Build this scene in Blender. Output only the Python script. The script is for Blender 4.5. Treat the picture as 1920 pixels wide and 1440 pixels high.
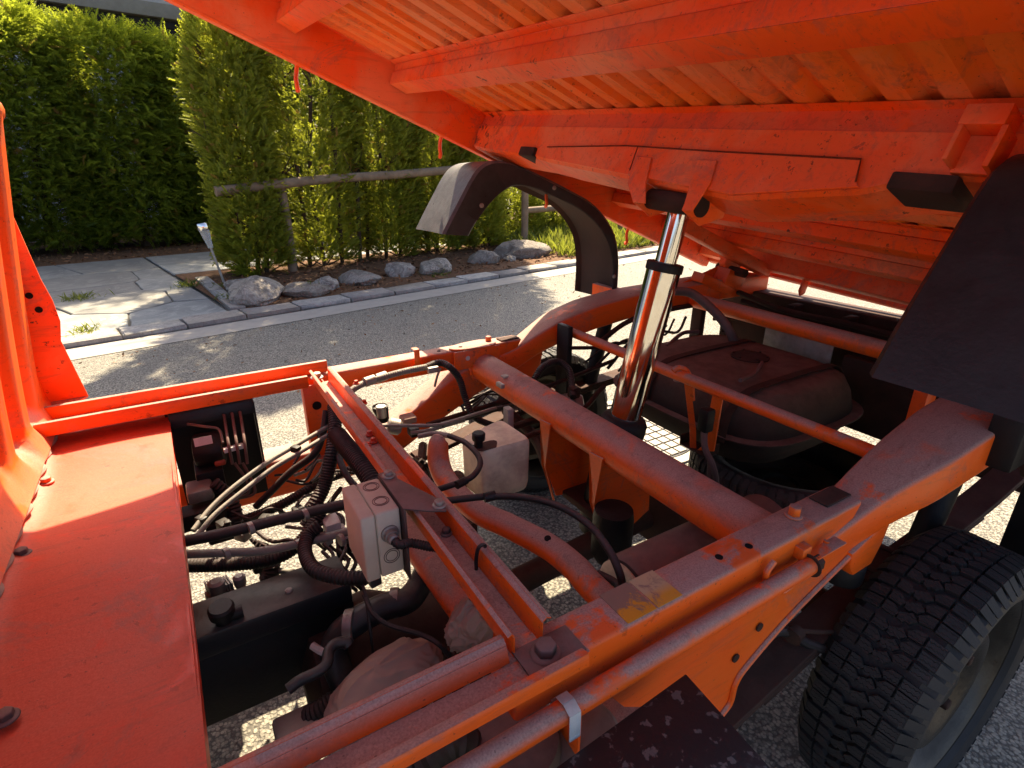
import bpy, bmesh, math, random
import numpy as np
from mathutils import Vector, Matrix, noise as mnoise
random.seed(7); rng = np.random.default_rng(7)
for o in list(bpy.data.objects): bpy.data.objects.remove(o)
SC = bpy.context.scene; COL = SC.collection
R = math.radians

# ------------------------------------------------------------------ camera, light, exposure
CAM = np.array([0.0, 0.0, 1.16]); FPX = 1030.0
PITCH = math.atan(410/FPX); YAW = R(31.1)
FW = np.array([math.sin(YAW)*math.cos(PITCH), math.cos(YAW)*math.cos(PITCH), -math.sin(PITCH)])
RT = np.array([math.cos(YAW), -math.sin(YAW), 0.0]); UP = np.cross(RT, FW)
cd = bpy.data.cameras.new('camera'); cam = bpy.data.objects.new('camera', cd); COL.objects.link(cam)
cam.location = CAM
cam.rotation_euler = Matrix((RT, UP, -FW)).transposed().to_euler()
cd.sensor_width = 36.0; cd.lens = FPX/1920*36.0; cd.clip_start = 0.02; cd.clip_end = 600
SC.camera = cam
SUN_AZ, SUN_EL = R(63.3), R(50)          # azimuth measured from +X towards +Y
sdir = Vector((math.cos(SUN_AZ)*math.cos(SUN_EL), math.sin(SUN_AZ)*math.cos(SUN_EL), math.sin(SUN_EL)))
wd = bpy.data.worlds.new('World'); SC.world = wd; wd.use_nodes = True
nt = wd.node_tree; bg = nt.nodes['Background']; sk = nt.nodes.new('ShaderNodeTexSky')
sk.sky_type = 'NISHITA'; sk.sun_disc = False; sk.sun_elevation = SUN_EL; sk.sun_rotation = R(90) - SUN_AZ
sk.dust_density = 4.0; sk.air_density = 0.55; sk.ozone_density = 0.2; sk.altitude = 300
nt.links.new(sk.outputs[0], bg.inputs[0]); bg.inputs[1].default_value = 0.088
sl = bpy.data.lights.new('sun', 'SUN'); sl.energy = 4.2; sl.angle = R(0.53); sl.color = (1.0, 0.83, 0.58)
so = bpy.data.objects.new('sun', sl); COL.objects.link(so); so.location = (4, 8, 10)
so.rotation_euler = sdir.to_track_quat('Z', 'Y').to_euler()
SC.view_settings.view_transform = 'Standard'; SC.view_settings.look = 'None'
SC.view_settings.gamma = 1.0; SC.view_settings.use_curve_mapping = False
SC.view_settings.exposure = 2.15
SC.render.engine = 'CYCLES'
SC.cycles.max_bounces = 8; SC.cycles.diffuse_bounces = 5

# ------------------------------------------------------------------ measuring helpers: a sighting line of the photograph met with a real plane
def ray(x, y): return FW*FPX + RT*(x-960) - UP*(y-720)
def az(x, y, z): d = ray(x, y); return CAM + d*(z-CAM[2])/d[2]
def ay(x, y, Y): d = ray(x, y); return CAM + d*(Y-CAM[1])/d[1]
def ax(x, y, X): d = ray(x, y); return CAM + d*(X-CAM[0])/d[0]

# ------------------------------------------------------------------ materials
def nodes_of(name):
    m = bpy.data.materials.new(name); m.use_nodes = True
    n = m.node_tree; return m, n, n.nodes['Principled BSDF']
def N(n, typ, **kw):
    x = n.nodes.new(typ)
    for k, v in kw.items():
        if k in x.inputs.keys(): x.inputs[k].default_value = v
        else: setattr(x, k, v)
    return x
def L(n, a, b): n.links.new(a, b)
def ramp(n, src, stops):
    r = n.nodes.new('ShaderNodeValToRGB'); e = r.color_ramp.elements
    while len(e) < len(stops): e.new(0.5)
    for i, (p, c) in enumerate(stops):
        e[i].position = p; e[i].color = (c, c, c, 1) if not isinstance(c, tuple) else (*c, 1)
    L(n, src, r.inputs[0]); return r.outputs[0]
def mix(n, fac, a, b, mode='MIX'):
    x = n.nodes.new('ShaderNodeMix'); x.data_type = 'RGBA'; x.blend_type = mode
    for sock, v in ((x.inputs[0], fac), (x.inputs[6], a), (x.inputs[7], b)):
        if isinstance(v, bpy.types.NodeSocket): L(n, v, sock)
        elif isinstance(v, tuple): sock.default_value = (*v, 1)
        else: sock.default_value = v
    return x.outputs[2]
def math_(n, op, a, b=0.0, c=None):
    x = n.nodes.new('ShaderNodeMath'); x.operation = op; x.use_clamp = False
    for i, v in enumerate((a, b, c)):
        if v is None: continue
        if isinstance(v, bpy.types.NodeSocket): L(n, v, x.inputs[i])
        else: x.inputs[i].default_value = v
    return x.outputs[0]
def pos(n): return n.nodes.new('ShaderNodeNewGeometry').outputs['Position']
def nz(n, scale, detail=4, rough=0.6, dist=0.0, vec=None):
    x = N(n, 'ShaderNodeTexNoise', Scale=scale, Detail=detail, Roughness=rough, Distortion=dist)
    L(n, vec if vec is not None else pos(n), x.inputs['Vector']); return x.outputs['Fac']
def bump(n, p, h, strength=0.3, distance=0.01):
    b = N(n, 'ShaderNodeBump', Strength=strength, Distance=distance)
    L(n, h, b.inputs['Height']); L(n, b.outputs[0], p.inputs['Normal'])

def paint(name, base, dust=0.75, chips=0.4, rough=0.42, dustcol=(0.37, 0.245, 0.205), faded=None, patch=0.0, edgeY=None, blot=0.36):
    m, n, p = nodes_of(name)
    faded = faded or (base[0]*0.82+0.02, base[1]*1.25+0.008, base[2]*1.3+0.003); p.inputs['Specular IOR Level'].default_value = 0.32
    col = mix(n, ramp(n, nz(n, 5, 5, 0.65), [(0.35, 0.0), (0.7, 0.75)]), base, faded)
    if patch:                                     # dried spray mud and chalked paint, in blots of its own
        f = math_(n, 'MULTIPLY', ramp(n, nz(n, 3.2, 8, 0.7, 0.4), [(0.46, 0.0), (0.62, 1.0)]), patch)
        col = mix(n, f, col, (0.80, 0.29, 0.13))
    g = n.nodes.new('ShaderNodeNewGeometry'); sp = n.nodes.new('ShaderNodeSeparateXYZ'); L(n, g.outputs['Normal'], sp.inputs[0])
    upf = ramp(n, sp.outputs[2], [(0.18, 0.0), (0.80, 1.0)])
    dn = ramp(n, nz(n, 7, 9, 0.68, 0.3), [(0.28, 0.45), (0.42, 1.0), (0.57, 1.0), (0.625, 0.12)])
    df = math_(n, 'MULTIPLY', math_(n, 'MULTIPLY', upf, dn), dust)
    grain = ramp(n, nz(n, 420, 3, 0.6), [(0.32, 0.0), (0.68, 1.0)])
    col = mix(n, df, col, mix(n, grain, tuple(c*0.74 for c in dustcol), tuple(min(1, c*1.2) for c in dustcol)))
    mask = ramp(n, nz(n, 2.3, 3), [(0.42, 0.0), (0.60, 1.0)])
    ch = ramp(n, nz(n, 48, 6, 0.72), [(0.615, 0.0), (0.645, 1.0)])
    if edgeY:                                     # rust eating in at the outer end of the beams
        s2 = n.nodes.new('ShaderNodeSeparateXYZ'); L(n, pos(n), s2.inputs[0])
        ed = math_(n, 'MULTIPLY', ramp(n, math_(n, 'MULTIPLY', math_(n, 'SUBTRACT', s2.outputs[1], edgeY), 4.0), [(0.1, 0.0), (0.9, 1.0)]), ramp(n, nz(n, 38, 5, 0.65), [(0.53, 0.0), (0.57, 1.0)]))
        ch = math_(n, 'MAXIMUM', ch, ed); mask = math_(n, 'MAXIMUM', mask, math_(n, 'MULTIPLY', ed, 0.9))
    cf = math_(n, 'MULTIPLY', math_(n, 'MULTIPLY', ch, mask), chips)
    col = mix(n, cf, col, (0.035, 0.014, 0.008))
    mp = N(n, 'ShaderNodeMapping', Scale=(1.0, 9.0, 9.0), Rotation=(0.2, 0.35, 0.5)); L(n, pos(n), mp.inputs['Vector'])
    gr = math_(n, 'MULTIPLY', ramp(n, nz(n, 7, 7, 0.7, 0.6, mp.outputs[0]), [(0.52, 0.0), (0.70, 1.0)]), 0.33)
    col = mix(n, gr, col, (0.16, 0.07, 0.05))
    bl = math_(n, 'MULTIPLY', math_(n, 'MULTIPLY', ramp(n, nz(n, 4.5, 10, 0.75, 0.8), [(0.545, 0.0), (0.585, 1.0)]), ramp(n, nz(n, 90, 4, 0.6), [(0.36, 0.3), (0.6, 1.0)])), blot)
    col = mix(n, bl, col, (0.20, 0.115, 0.095))
    sc_ = math_(n, 'MULTIPLY', ramp(n, nz(n, 30, 2, 0.5, 1.5, mp.outputs[0]), [(0.495, 0.0), (0.5, 0.5), (0.505, 0.0)]), ramp(n, nz(n, 3.1, 2), [(0.5, 0.0), (0.62, 0.55)]))
    col = mix(n, sc_, col, (0.75, 0.36, 0.22))
    spk = ramp(n, nz(n, 210, 2, 0.5), [(0.70, 0.0), (0.74, 1.0)])
    col = mix(n, math_(n, 'MULTIPLY', spk, 0.55), col, (0.06, 0.03, 0.025))
    L(n, col, p.inputs['Base Color'])
    rg = math_(n, 'ADD', math_(n, 'MULTIPLY', df, 0.4), math_(n, 'MULTIPLY', nz(n, 14, 5), 0.25))
    L(n, math_(n, 'ADD', rg, rough-0.12), p.inputs['Roughness'])
    bump(n, p, math_(n, 'ADD', math_(n, 'MULTIPLY', nz(n, 130, 4), 0.5), math_(n, 'ADD', math_(n, 'MULTIPLY', cf, -1.0), nz(n, 9, 2))), 0.16, 0.004)
    return m
def dull(name, base, var=0.35, scale=12, rough=0.7, dust=0.3, dustcol=(0.25, 0.18, 0.15), metal=0.0, bmp=0.2):
    m, n, p = nodes_of(name); p.inputs['Specular IOR Level'].default_value = 0.28
    dark = tuple(c*(1-var) for c in base)
    col = mix(n, ramp(n, nz(n, scale, 6, 0.65), [(0.3, 0.0), (0.7, 1.0)]), dark, base)
    g = n.nodes.new('ShaderNodeNewGeometry'); sp = n.nodes.new('ShaderNodeSeparateXYZ'); L(n, g.outputs['Normal'], sp.inputs[0])
    f = math_(n, 'MULTIPLY', math_(n, 'MULTIPLY', ramp(n, sp.outputs[2], [(0.15, 0.0), (0.9, 1.0)]), ramp(n, nz(n, scale*1.7, 7, 0.7), [(0.3, 0.4), (0.6, 1.0)])), dust)
    col = mix(n, f, col, dustcol)
    L(n, col, p.inputs['Base Color']); p.inputs['Metallic'].default_value = metal
    L(n, math_(n, 'ADD', math_(n, 'MULTIPLY', nz(n, scale*2, 4), 0.3), rough-0.15), p.inputs['Roughness'])
    bump(n, p, nz(n, scale*9, 4), bmp, 0.004)
    return m
M = {}
M['orange'] = paint('orange_paint', (0.82, 0.10, 0.005), dust=0.95, chips=0.5)
M['bed'] = paint('bed_orange_paint', (0.95, 0.085, 0.001), dust=0.3, chips=0.9, patch=0.45, rough=0.5)
M['beam'] = paint('bed_beam_paint', (0.95, 0.085, 0.001), dust=0.3, chips=0.9, patch=0.45, rough=0.5, edgeY=1.36)
M['bedsheet'] = paint('bed_sheet_paint', (0.95, 0.18, 0.016), dust=0.3, chips=0.7, patch=0.7, rough=0.55)
M['red'] = paint('deck_red_paint', (0.70, 0.050, 0.012), dust=0.45, chips=0.35, rough=0.36, dustcol=(0.46, 0.135, 0.085), faded=(0.66, 0.08, 0.028))
M['rust'] = dull('rusty_steel', (0.055, 0.026, 0.017), 0.65, 16, 0.85, 0.35, (0.13, 0.075, 0.058))
M['tank'] = dull('tank_underseal', (0.040, 0.024, 0.017), 0.65, 11, 0.8, 0.9, (0.20, 0.13, 0.10))
M['black'] = dull('black_plastic', (0.010, 0.009, 0.009), 0.4, 14, 0.55, 0.22, (0.09, 0.075, 0.068))
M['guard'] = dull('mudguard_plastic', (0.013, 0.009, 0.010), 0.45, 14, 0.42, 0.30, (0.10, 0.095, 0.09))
M['guard_lit'] = dull('sunlit_mudguard', (0.045, 0.042, 0.042), 0.4, 30, 0.33, 0.8, (0.24, 0.24, 0.235))  # far mudguard: dusty plastic, paler copy with direct sunlight put into the colour
m, n, p = nodes_of('speckled_black_lid')
spots = ramp(n, nz(n, 60, 3, 0.55, 0.3), [(0.60, 0.0), (0.64, 1.0)]); big = ramp(n, nz(n, 6, 7, 0.75, 0.4), [(0.56, 0.0), (0.66, 1.0)])
big = math_(n, 'MULTIPLY', big, ramp(n, nz(n, 150, 3, 0.6), [(0.42, 0.0), (0.56, 1.0)]))
L(n, mix(n, math_(n, 'MAXIMUM', math_(n, 'MULTIPLY', spots, 0.6), math_(n, 'MULTIPLY', big, 0.8)), (0.011, 0.010, 0.012), (0.16, 0.15, 0.14)), p.inputs['Base Color']); p.inputs['Roughness'].default_value = 0.5
bump(n, p, nz(n, 180, 4), 0.2, 0.002); M['lid'] = m
M['guard_in'] = dull('mudguard_inside', (0.05, 0.028, 0.022), 0.6, 9, 0.75, 0.5, (0.16, 0.10, 0.08))
M['hose'] = dull('black_rubber_hose', (0.014, 0.012, 0.012), 0.3, 30, 0.6, 0.5, (0.13, 0.095, 0.085))
M['hosegrey'] = dull('grey_hose', (0.22, 0.21, 0.18), 0.3, 30, 0.6, 0.3, (0.34, 0.31, 0.26))
M['zinc'] = dull('zinc_plate', (0.36, 0.34, 0.30), 0.4, 40, 0.5, 0.5, (0.28, 0.22, 0.19), metal=0.5)
M['jbox'] = dull('grey_junction_plastic', (0.60, 0.53, 0.40), 0.15, 14, 0.65, 0.6, (0.42, 0.31, 0.25))
M['steelgrey'] = dull('dusty_steel_plate', (0.11, 0.075, 0.066), 0.35, 18, 0.7, 0.8, (0.23, 0.145, 0.125))
M['rubber'] = dull('tyre_rubber', (0.028, 0.027, 0.028), 0.3, 20, 0.72, 0.25, (0.07, 0.06, 0.06))
M['rim'] = dull('painted_wheel_rim', (0.075, 0.066, 0.052), 0.4, 22, 0.34, 0.3, (0.15, 0.12, 0.09), metal=0.6)
M['cloth'] = dull('beige_cloth', (0.38, 0.275, 0.215), 0.2, 6, 0.92, 0.2, (0.34, 0.25, 0.2), bmp=0.12)
M['white'] = dull('white_label', (0.62, 0.6, 0.55), 0.25, 40, 0.6, 0.2)
M['dark'] = dull('dark_hole', (0.006, 0.005, 0.005), 0.2, 10, 0.9, 0.0)
M['greyblack'] = dull('black_painted_box', (0.014, 0.014, 0.016), 0.3, 10, 0.45, 0.55, (0.15, 0.145, 0.125))
M['redpart'] = dull('red_plastic', (0.35, 0.05, 0.02), 0.3, 20, 0.5, 0.3)
M['weld'] = dull('dirty_weld', (0.22, 0.035, 0.008), 0.6, 60, 0.9, 0.0)
M['stainedwhite'] = dull('stencil_mark', (0.30, 0.28, 0.25), 0.5, 90, 0.8, 0.0)
# chrome of the lifting cylinder
m, n, p = nodes_of('chromed_steel'); p.inputs['Metallic'].default_value = 1.0
L(n, mix(n, ramp(n, nz(n, 9, 5), [(0.4, 0.0), (0.7, 1.0)]), (0.80, 0.79, 0.76), (0.66, 0.60, 0.48)), p.inputs['Base Color'])
L(n, math_(n, 'ADD', math_(n, 'MULTIPLY', nz(n, 25, 5), 0.10), 0.04), p.inputs['Roughness']); M['chrome'] = m
# milky reservoir with a spill stain
m, n, p = nodes_of('milky_reservoir_plastic')
L(n, mix(n, ramp(n, nz(n, 11, 8, 0.7), [(0.42, 0.0), (0.6, 1.0)]), (0.74, 0.67, 0.45), (0.50, 0.41, 0.28)), p.inputs['Base Color'])
p.inputs['Subsurface Weight'].default_value = 0.15; p.inputs['Subsurface Radius'].default_value = (0.02, 0.015, 0.01); p.inputs['Roughness'].default_value = 0.5
bump(n, p, nz(n, 60, 3), 0.1, 0.003); M['reservoir'] = m
# worn decal
m, n, p = nodes_of('worn_yellow_decal')
s2 = n.nodes.new('ShaderNodeSeparateXYZ'); L(n, pos(n), s2.inputs[0])
L(n, mix(n, ramp(n, math_(n, 'ADD', nz(n, 60, 8, 0.72, 0.5), math_(n, 'MULTIPLY', math_(n, 'SUBTRACT', s2.outputs[1], .367), 8.0)), [(0.46, 0.0), (0.56, 1.0)]), (0.60, 0.27, 0.02), (0.24, 0.155, 0.11)), p.inputs['Base Color']); p.inputs['Roughness'].default_value = 0.55; M['decal'] = m
m, n, p = nodes_of('faded_decal_strip')
s2 = n.nodes.new('ShaderNodeSeparateXYZ'); L(n, pos(n), s2.inputs[0])
yl = mix(n, ramp(n, math_(n, 'MULTIPLY', math_(n, 'SUBTRACT', s2.outputs[1], .355), 20.0), [(0.2, 0.0), (0.5, 1.0)]), (0.60, 0.29, 0.03), (0.46, 0.34, 0.19))
L(n, mix(n, ramp(n, nz(n, 55, 8, 0.72, 0.4), [(0.52, 0.0), (0.64, 1.0)]), yl, (0.26, 0.16, 0.12)), p.inputs['Base Color']); p.inputs['Roughness'].default_value = 0.6; M['decalpale'] = m

def asphalt(name, light, dark, binder, scale):
    m, n, p = nodes_of(name); ps = pos(n)
    v = N(n, 'ShaderNodeTexVoronoi', Scale=scale); L(n, ps, v.inputs['Vector'])
    hs = n.nodes.new('ShaderNodeSeparateColor'); L(n, v.outputs['Color'], hs.inputs[0])
    stone = mix(n, ramp(n, hs.outputs[0], [(0.1, 0.0), (0.9, 1.0)]), dark, light)
    gap = ramp(n, v.outputs['Distance'], [(0.42, 0.0), (0.72, 1.0)])
    col = mix(n, gap, stone, binder)
    col = mix(n, ramp(n, nz(n, 0.9, 6, 0.6), [(0.35, 0.0), (0.7, 0.45)]), col, tuple(c*0.78 for c in dark))
    col = mix(n, ramp(n, nz(n, 260, 2), [(0.62, 0.0), (0.7, 0.5)]), col, tuple(min(1, c*1.6) for c in light))
    L(n, col, p.inputs['Base Color']); p.inputs['Roughness'].default_value = 0.85
    h = math_(n, 'ADD', math_(n, 'MULTIPLY', gap, -1.0), math_(n, 'MULTIPLY', nz(n, scale*2.2, 3), 0.5))
    bump(n, p, h, 0.65, 0.004); return m
M['asphalt'] = asphalt('asphalt_aggregate', (0.34, 0.315, 0.25), (0.15, 0.14, 0.118), (0.07, 0.065, 0.056), 125)
M['gutter'] = dull('concrete_gutter', (0.34, 0.32, 0.28), 0.2, 9, 0.85, 0.1)
def stone(name, a, b, vein, sc=3.0, bm=0.5):
    m, n, p = nodes_of(name); ps = N(n, 'ShaderNodeTexCoord').outputs['Object']
    oi = n.nodes.new('ShaderNodeObjectInfo')
    w = nz(n, sc, 8, 0.65, 0.8, ps)
    col = mix(n, ramp(n, w, [(0.35, 0.0), (0.65, 1.0)]), a, b)
    col = mix(n, ramp(n, nz(n, sc*2.1, 9, 0.75, 1.6, ps), [(0.50, 0.0), (0.56, 1.0), (0.6, 0.0)]), col, vein)
    col = mix(n, math_(n, 'MULTIPLY', oi.outputs['Random'], 0.55), col, (a[0]*0.75, a[1]*0.62, a[2]*0.5))
    L(n, col, p.inputs['Base Color']); p.inputs['Roughness'].default_value = 0.85
    bump(n, p, math_(n, 'ADD', nz(n, sc*9, 6, 0.7, 0, ps), w), bm, 0.012); return m
M['rock'] = stone('garden_rock', (0.13, 0.11, 0.09), (0.36, 0.31, 0.25), (0.50, 0.45, 0.38), 7.0, 0.9)
M['slate'] = stone('gneiss_flagstone', (0.17, 0.175, 0.17), (0.28, 0.285, 0.265), (0.33, 0.33, 0.30), 1.6, 0.35)
M['kerb'] = stone('granite_kerb', (0.27, 0.26, 0.24), (0.40, 0.38, 0.34), (0.2, 0.19, 0.18), 7, 0.4)
M['mulch'] = dull('bark_mulch', (0.17, 0.085, 0.04), 0.7, 45, 0.95, 0.0, bmp=0.8)
M['joint'] = dull('joint_sand', (0.15, 0.14, 0.12), 0.4, 30, 0.95, 0.0)
M['chip'] = dull('bark_chips', (0.27, 0.13, 0.06), 0.6, 60, 0.9, 0.0)
M['wood'] = dull('weathered_round_wood', (0.27, 0.19, 0.12), 0.45, 9, 0.85, 0.2, (0.32, 0.27, 0.2))
M['bark'] = dull('tree_bark', (0.10, 0.065, 0.042), 0.5, 25, 0.9, 0.1)
M['wall'] = dull('white_render', (0.55, 0.55, 0.55), 0.08, 3, 0.9, 0.0)
M['timber'] = dull('dark_stained_timber', (0.035, 0.03, 0.028), 0.4, 6, 0.7, 0.0)
M['iron'] = dull('cast_iron', (0.30, 0.28, 0.24), 0.3, 30, 0.6, 0.2, metal=0.3)
def leafmat(name, a, b, c, trans=0.45):
    m, n, p = nodes_of(name)
    at = N(n, 'ShaderNodeAttribute', attribute_name='tint')
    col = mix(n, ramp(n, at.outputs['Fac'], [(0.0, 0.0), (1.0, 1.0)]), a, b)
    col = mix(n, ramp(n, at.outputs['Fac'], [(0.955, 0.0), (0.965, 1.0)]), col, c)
    L(n, col, p.inputs['Base Color']); p.inputs['Roughness'].default_value = 0.55; p.inputs['Specular IOR Level'].default_value = 0.3
    t = n.nodes.new('ShaderNodeBsdfTranslucent'); L(n, mix(n, 0.45, col, (0.62, 0.66, 0.05)), t.inputs[0])
    ms = n.nodes.new('ShaderNodeMixShader'); ms.inputs[0].default_value = trans
    out = n.nodes['Material Output']; L(n, p.outputs[0], ms.inputs[1]); L(n, t.outputs[0], ms.inputs[2]); L(n, ms.outputs[0], out.inputs[0]); return m
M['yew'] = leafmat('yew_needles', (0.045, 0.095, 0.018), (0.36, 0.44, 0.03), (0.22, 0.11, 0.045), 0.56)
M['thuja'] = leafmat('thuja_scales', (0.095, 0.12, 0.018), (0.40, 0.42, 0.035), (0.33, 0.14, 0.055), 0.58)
M['grass'] = leafmat('grass_blades', (0.045, 0.075, 0.018), (0.12, 0.15, 0.035), (0.26, 0.2, 0.08), 0.35)
m, n, p = nodes_of('lamp_glass'); p.inputs['Transmission Weight'].default_value = 0.75; p.inputs['Roughness'].default_value = 0.15; p.inputs['Base Color'].default_value = (0.9, 0.9, 0.88, 1); M['glass'] = m
m, n, p = nodes_of('window_glass'); p.inputs['Base Color'].default_value = (0.03, 0.035, 0.04, 1); p.inputs['Roughness'].default_value = 0.05; M['window'] = m

# ------------------------------------------------------------------ mesh building
WP = {}                                               # world position of every object's origin
def link(o, parent, p):
    COL.objects.link(o); WP[o.name] = np.array(p, float)
    if parent: o.parent = parent; o.location = Vector(WP[o.name]-WP[parent.name])
    else: o.location = Vector(p)
    return o
def empty(name, p, label, cat, group=None):
    o = bpy.data.objects.new(name, None); o.empty_display_size = 0.1; link(o, None, p); return tag(o, label, cat, group)
def tag(o, label=None, cat=None, group=None, kind=None):
    if label: o['label'] = label
    if cat: o['category'] = cat
    if group: o['group'] = group
    if kind: o['kind'] = kind
    return o
def unit(v): v = np.asarray(v, float); return v/np.linalg.norm(v)
def spline(pts, n=8):
    P = np.array(pts, float)
    if len(P) < 3: return P
    P = np.vstack([2*P[0]-P[1], P, 2*P[-1]-P[-2]]); out = []
    for i in range(1, len(P)-2):
        for k in range(n):
            t = k/n; a, b, c, d = P[i-1:i+3]
            out.append(0.5*(2*b+(c-a)*t+(2*a-5*b+4*c-d)*t*t+(3*b-a-3*c+d)*t**3))
    out.append(P[-2]); return np.array(out)
class MB:
    def __init__(s): s.v = []; s.f = []
    def add(s, v, f):
        k = len(s.v); s.v += [tuple(map(float, q)) for q in v]; s.f += [tuple(i+k for i in g) for g in f]; return s
    def box(s, c, d, rot=None):
        c = np.array(c, float); h = np.array(d, float)/2
        q = [np.array((x, y, z))*h for x in (-1, 1) for y in (-1, 1) for z in (-1, 1)]
        if rot is not None: q = [rot @ a for a in q]
        return s.add([c+a for a in q], [(0, 1, 3, 2), (4, 6, 7, 5), (0, 4, 5, 1), (2, 3, 7, 6), (0, 2, 6, 4), (1, 5, 7, 3)])
    def span(s, x, y, z): return s.box(((x[0]+x[1])/2, (y[0]+y[1])/2, (z[0]+z[1])/2), (x[1]-x[0], y[1]-y[0], z[1]-z[0]))
    def prism(s, pts, vec):
        k = len(pts); vec = np.array(vec, float); P = [np.array(q, float) for q in pts]
        return s.add(P+[q+vec for q in P], [tuple(range(k))[::-1], tuple(range(k, 2*k))]+[(i, (i+1) % k, (i+1) % k+k, i+k) for i in range(k)])
    def loft(s, rings, cap=True, closed=True):
        k = len(rings[0]); v = [q for r in rings for q in r]; f = []
        for j in range(len(rings)-1):
            for i in range(k if closed else k-1):
                f.append((j*k+i, j*k+(i+1) % k, (j+1)*k+(i+1) % k, (j+1)*k+i))
        if cap and closed: f += [tuple(range(k))[::-1], tuple((len(rings)-1)*k+i for i in range(k))]
        return s.add(v, f)
    def tube(s, pts, r, seg=12, n=8, cor=0.0, pitch=0.006, cap=True, raw=False):
        P = np.array(pts, float) if raw else spline(pts, n)
        rr = r if hasattr(r, '__len__') else None
        if cor:                                       # ribbed conduit: resample evenly, swell every other ring
            d = np.r_[0, np.cumsum(np.linalg.norm(np.diff(P, axis=0), axis=1))]
            t = np.linspace(0, d[-1], max(6, int(d[-1]/pitch*2))); P = np.stack([np.interp(t, d, P[:, i]) for i in range(3)], 1)
        T = np.gradient(P, axis=0); T /= np.linalg.norm(T, axis=1)[:, None]+1e-12
        a = np.cross(T[0], (0, 0, 1) if abs(T[0][2]) < 0.9 else (1, 0, 0)); a = unit(a); rings = []
        for i in range(len(P)):
            a = unit(a-(a@T[i])*T[i]); b = np.cross(T[i], a)
            q = (np.interp(i/(len(P)-1), np.linspace(0, 1, len(rr)), rr) if rr is not None else r)*(1+(cor if i % 2 else -cor))
            rings.append([P[i]+q*(math.cos(w)*a+math.sin(w)*b) for w in np.linspace(0, 2*math.pi, seg, endpoint=False)])
        return s.loft(rings, cap)
    def cyl(s, a, b, r, seg=24): return s.tube([a, b], r, seg, raw=True)
    def lathe(s, prof, c, axis, seg=48, cap=True):
        axis = unit(axis); u = unit(np.cross(axis, (0.3, 0.5, 0.81))); w = np.cross(axis, u); c = np.array(c, float)
        return s.loft([[c+axis*h+r*(math.cos(t)*u+math.sin(t)*w) for t in np.linspace(0, 2*math.pi, seg, endpoint=False)] for (r, h) in prof], cap)
    def sheet(s, prof, th, o, a, b, ext):             # folded sheet metal: profile in (a, b), given thickness, pulled along ext
        P = np.array(prof, float); k = len(P); off = []
        for i in range(k):
            t1 = unit(P[i]-P[i-1]) if i else unit(P[1]-P[0]); t2 = unit(P[i+1]-P[i]) if i < k-1 else t1
            nn = unit(np.array((-t1[1]-t2[1], t1[0]+t2[0]))); cs = max(0.35, nn@np.array((-t1[1], t1[0]))); off.append(P[i]+nn*th/cs)
        o, a, b = (np.array(q, float) for q in (o, a, b)); ring = lambda Q: [o+a*q[0]+b*q[1] for q in Q]
        A, B = ring(P), ring(off); e = np.array(ext, float)
        for i in range(k-1):
            s.prism([A[i], A[i+1], B[i+1], B[i]], e)
        return s
    def hexbolt(s, p, nrm, r=0.010, h=0.008, washer=True, seg=6):
        nrm = unit(nrm); p = np.array(p, float)
        if washer: s.lathe([(r*1.4, 0), (r*1.4, 0.002), (r*1.15, 0.0035)], p, nrm, 20)
        s.lathe([(r, 0.002), (r, h), (r*0.85, h+0.0015)], p, nrm, seg); return s
    def build(s, name, mat, parent=None, bevel=0.0, seg=2, ang=35, label=None, merge=False):
        V = np.array(s.v); c = (V.min(0)+V.max(0))/2
        me = bpy.data.meshes.new(name); me.from_pydata([tuple(q) for q in (V-c)], [], s.f)
        bm = bmesh.new(); bm.from_mesh(me)
        if merge: bmesh.ops.remove_doubles(bm, verts=bm.verts, dist=1e-5)
        bmesh.ops.recalc_face_normals(bm, faces=bm.faces)
        if bevel:
            ed = [e for e in bm.edges if len(e.link_faces) == 2 and e.calc_face_angle(0) > R(28)]
            bmesh.ops.bevel(bm, geom=ed, offset=bevel, segments=seg, affect='EDGES', profile=0.5, clamp_overlap=True)
        bm.to_mesh(me); bm.free()
        me.polygons.foreach_set('use_smooth', [True]*len(me.polygons)); me.set_sharp_from_angle(angle=R(ang))
        if mat: me.materials.append(mat)
        o = bpy.data.objects.new(name, me); link(o, parent, c)
        if label: o['label'] = label
        return o
def copy_part(o, parent, p):
    c = o.copy(); return link(c, parent, p)
X_, Y_, Z_ = np.eye(3)
# ------------------------------------------------------------------ the street
KA = R(9.98); KD = np.array([math.cos(KA), math.sin(KA), 0]); KN = np.array([-math.sin(KA), math.cos(KA), 0]); KO = np.array([0, 4.711, 0])
def st(s, n, z=0.0): return KO+KD*s+KN*n+np.array([0, 0, z])     # along the kerb, away from the road
KROT = np.array([KD, KN, Z_]).T
def struct(o): o['kind'] = 'structure'; return o
def sheet4(name, s0, s1, n0, n1, z, mat, thick=0.0):
    b = MB()
    if thick: b.prism([st(s0, n0, z-thick), st(s1, n0, z-thick), st(s1, n1, z-thick), st(s0, n1, z-thick)], (0, 0, thick))
    else: b.add([st(s0, n0, z), st(s1, n0, z), st(s1, n1, z), st(s0, n1, z)], [(0, 1, 2, 3)])
    return struct(b.build(name, mat))
road = MB(); road.add([(-250, -250, 0), (250, -250, 0), (250, 250, 0), (-250, 250, 0)], [(0, 1, 2, 3)]); struct(road.build('road', M['asphalt']))
sheet4('gutter', -30, 60, -0.29, 0.0, 0.004, M['gutter'])
kerb = sheet4('kerb', -8, 30, 0.02, 0.27, 0.008, M['joint'])
drive = sheet4('driveway', -9, 0.36, 0.285, 4.15, 0.012, M['joint'])
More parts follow.
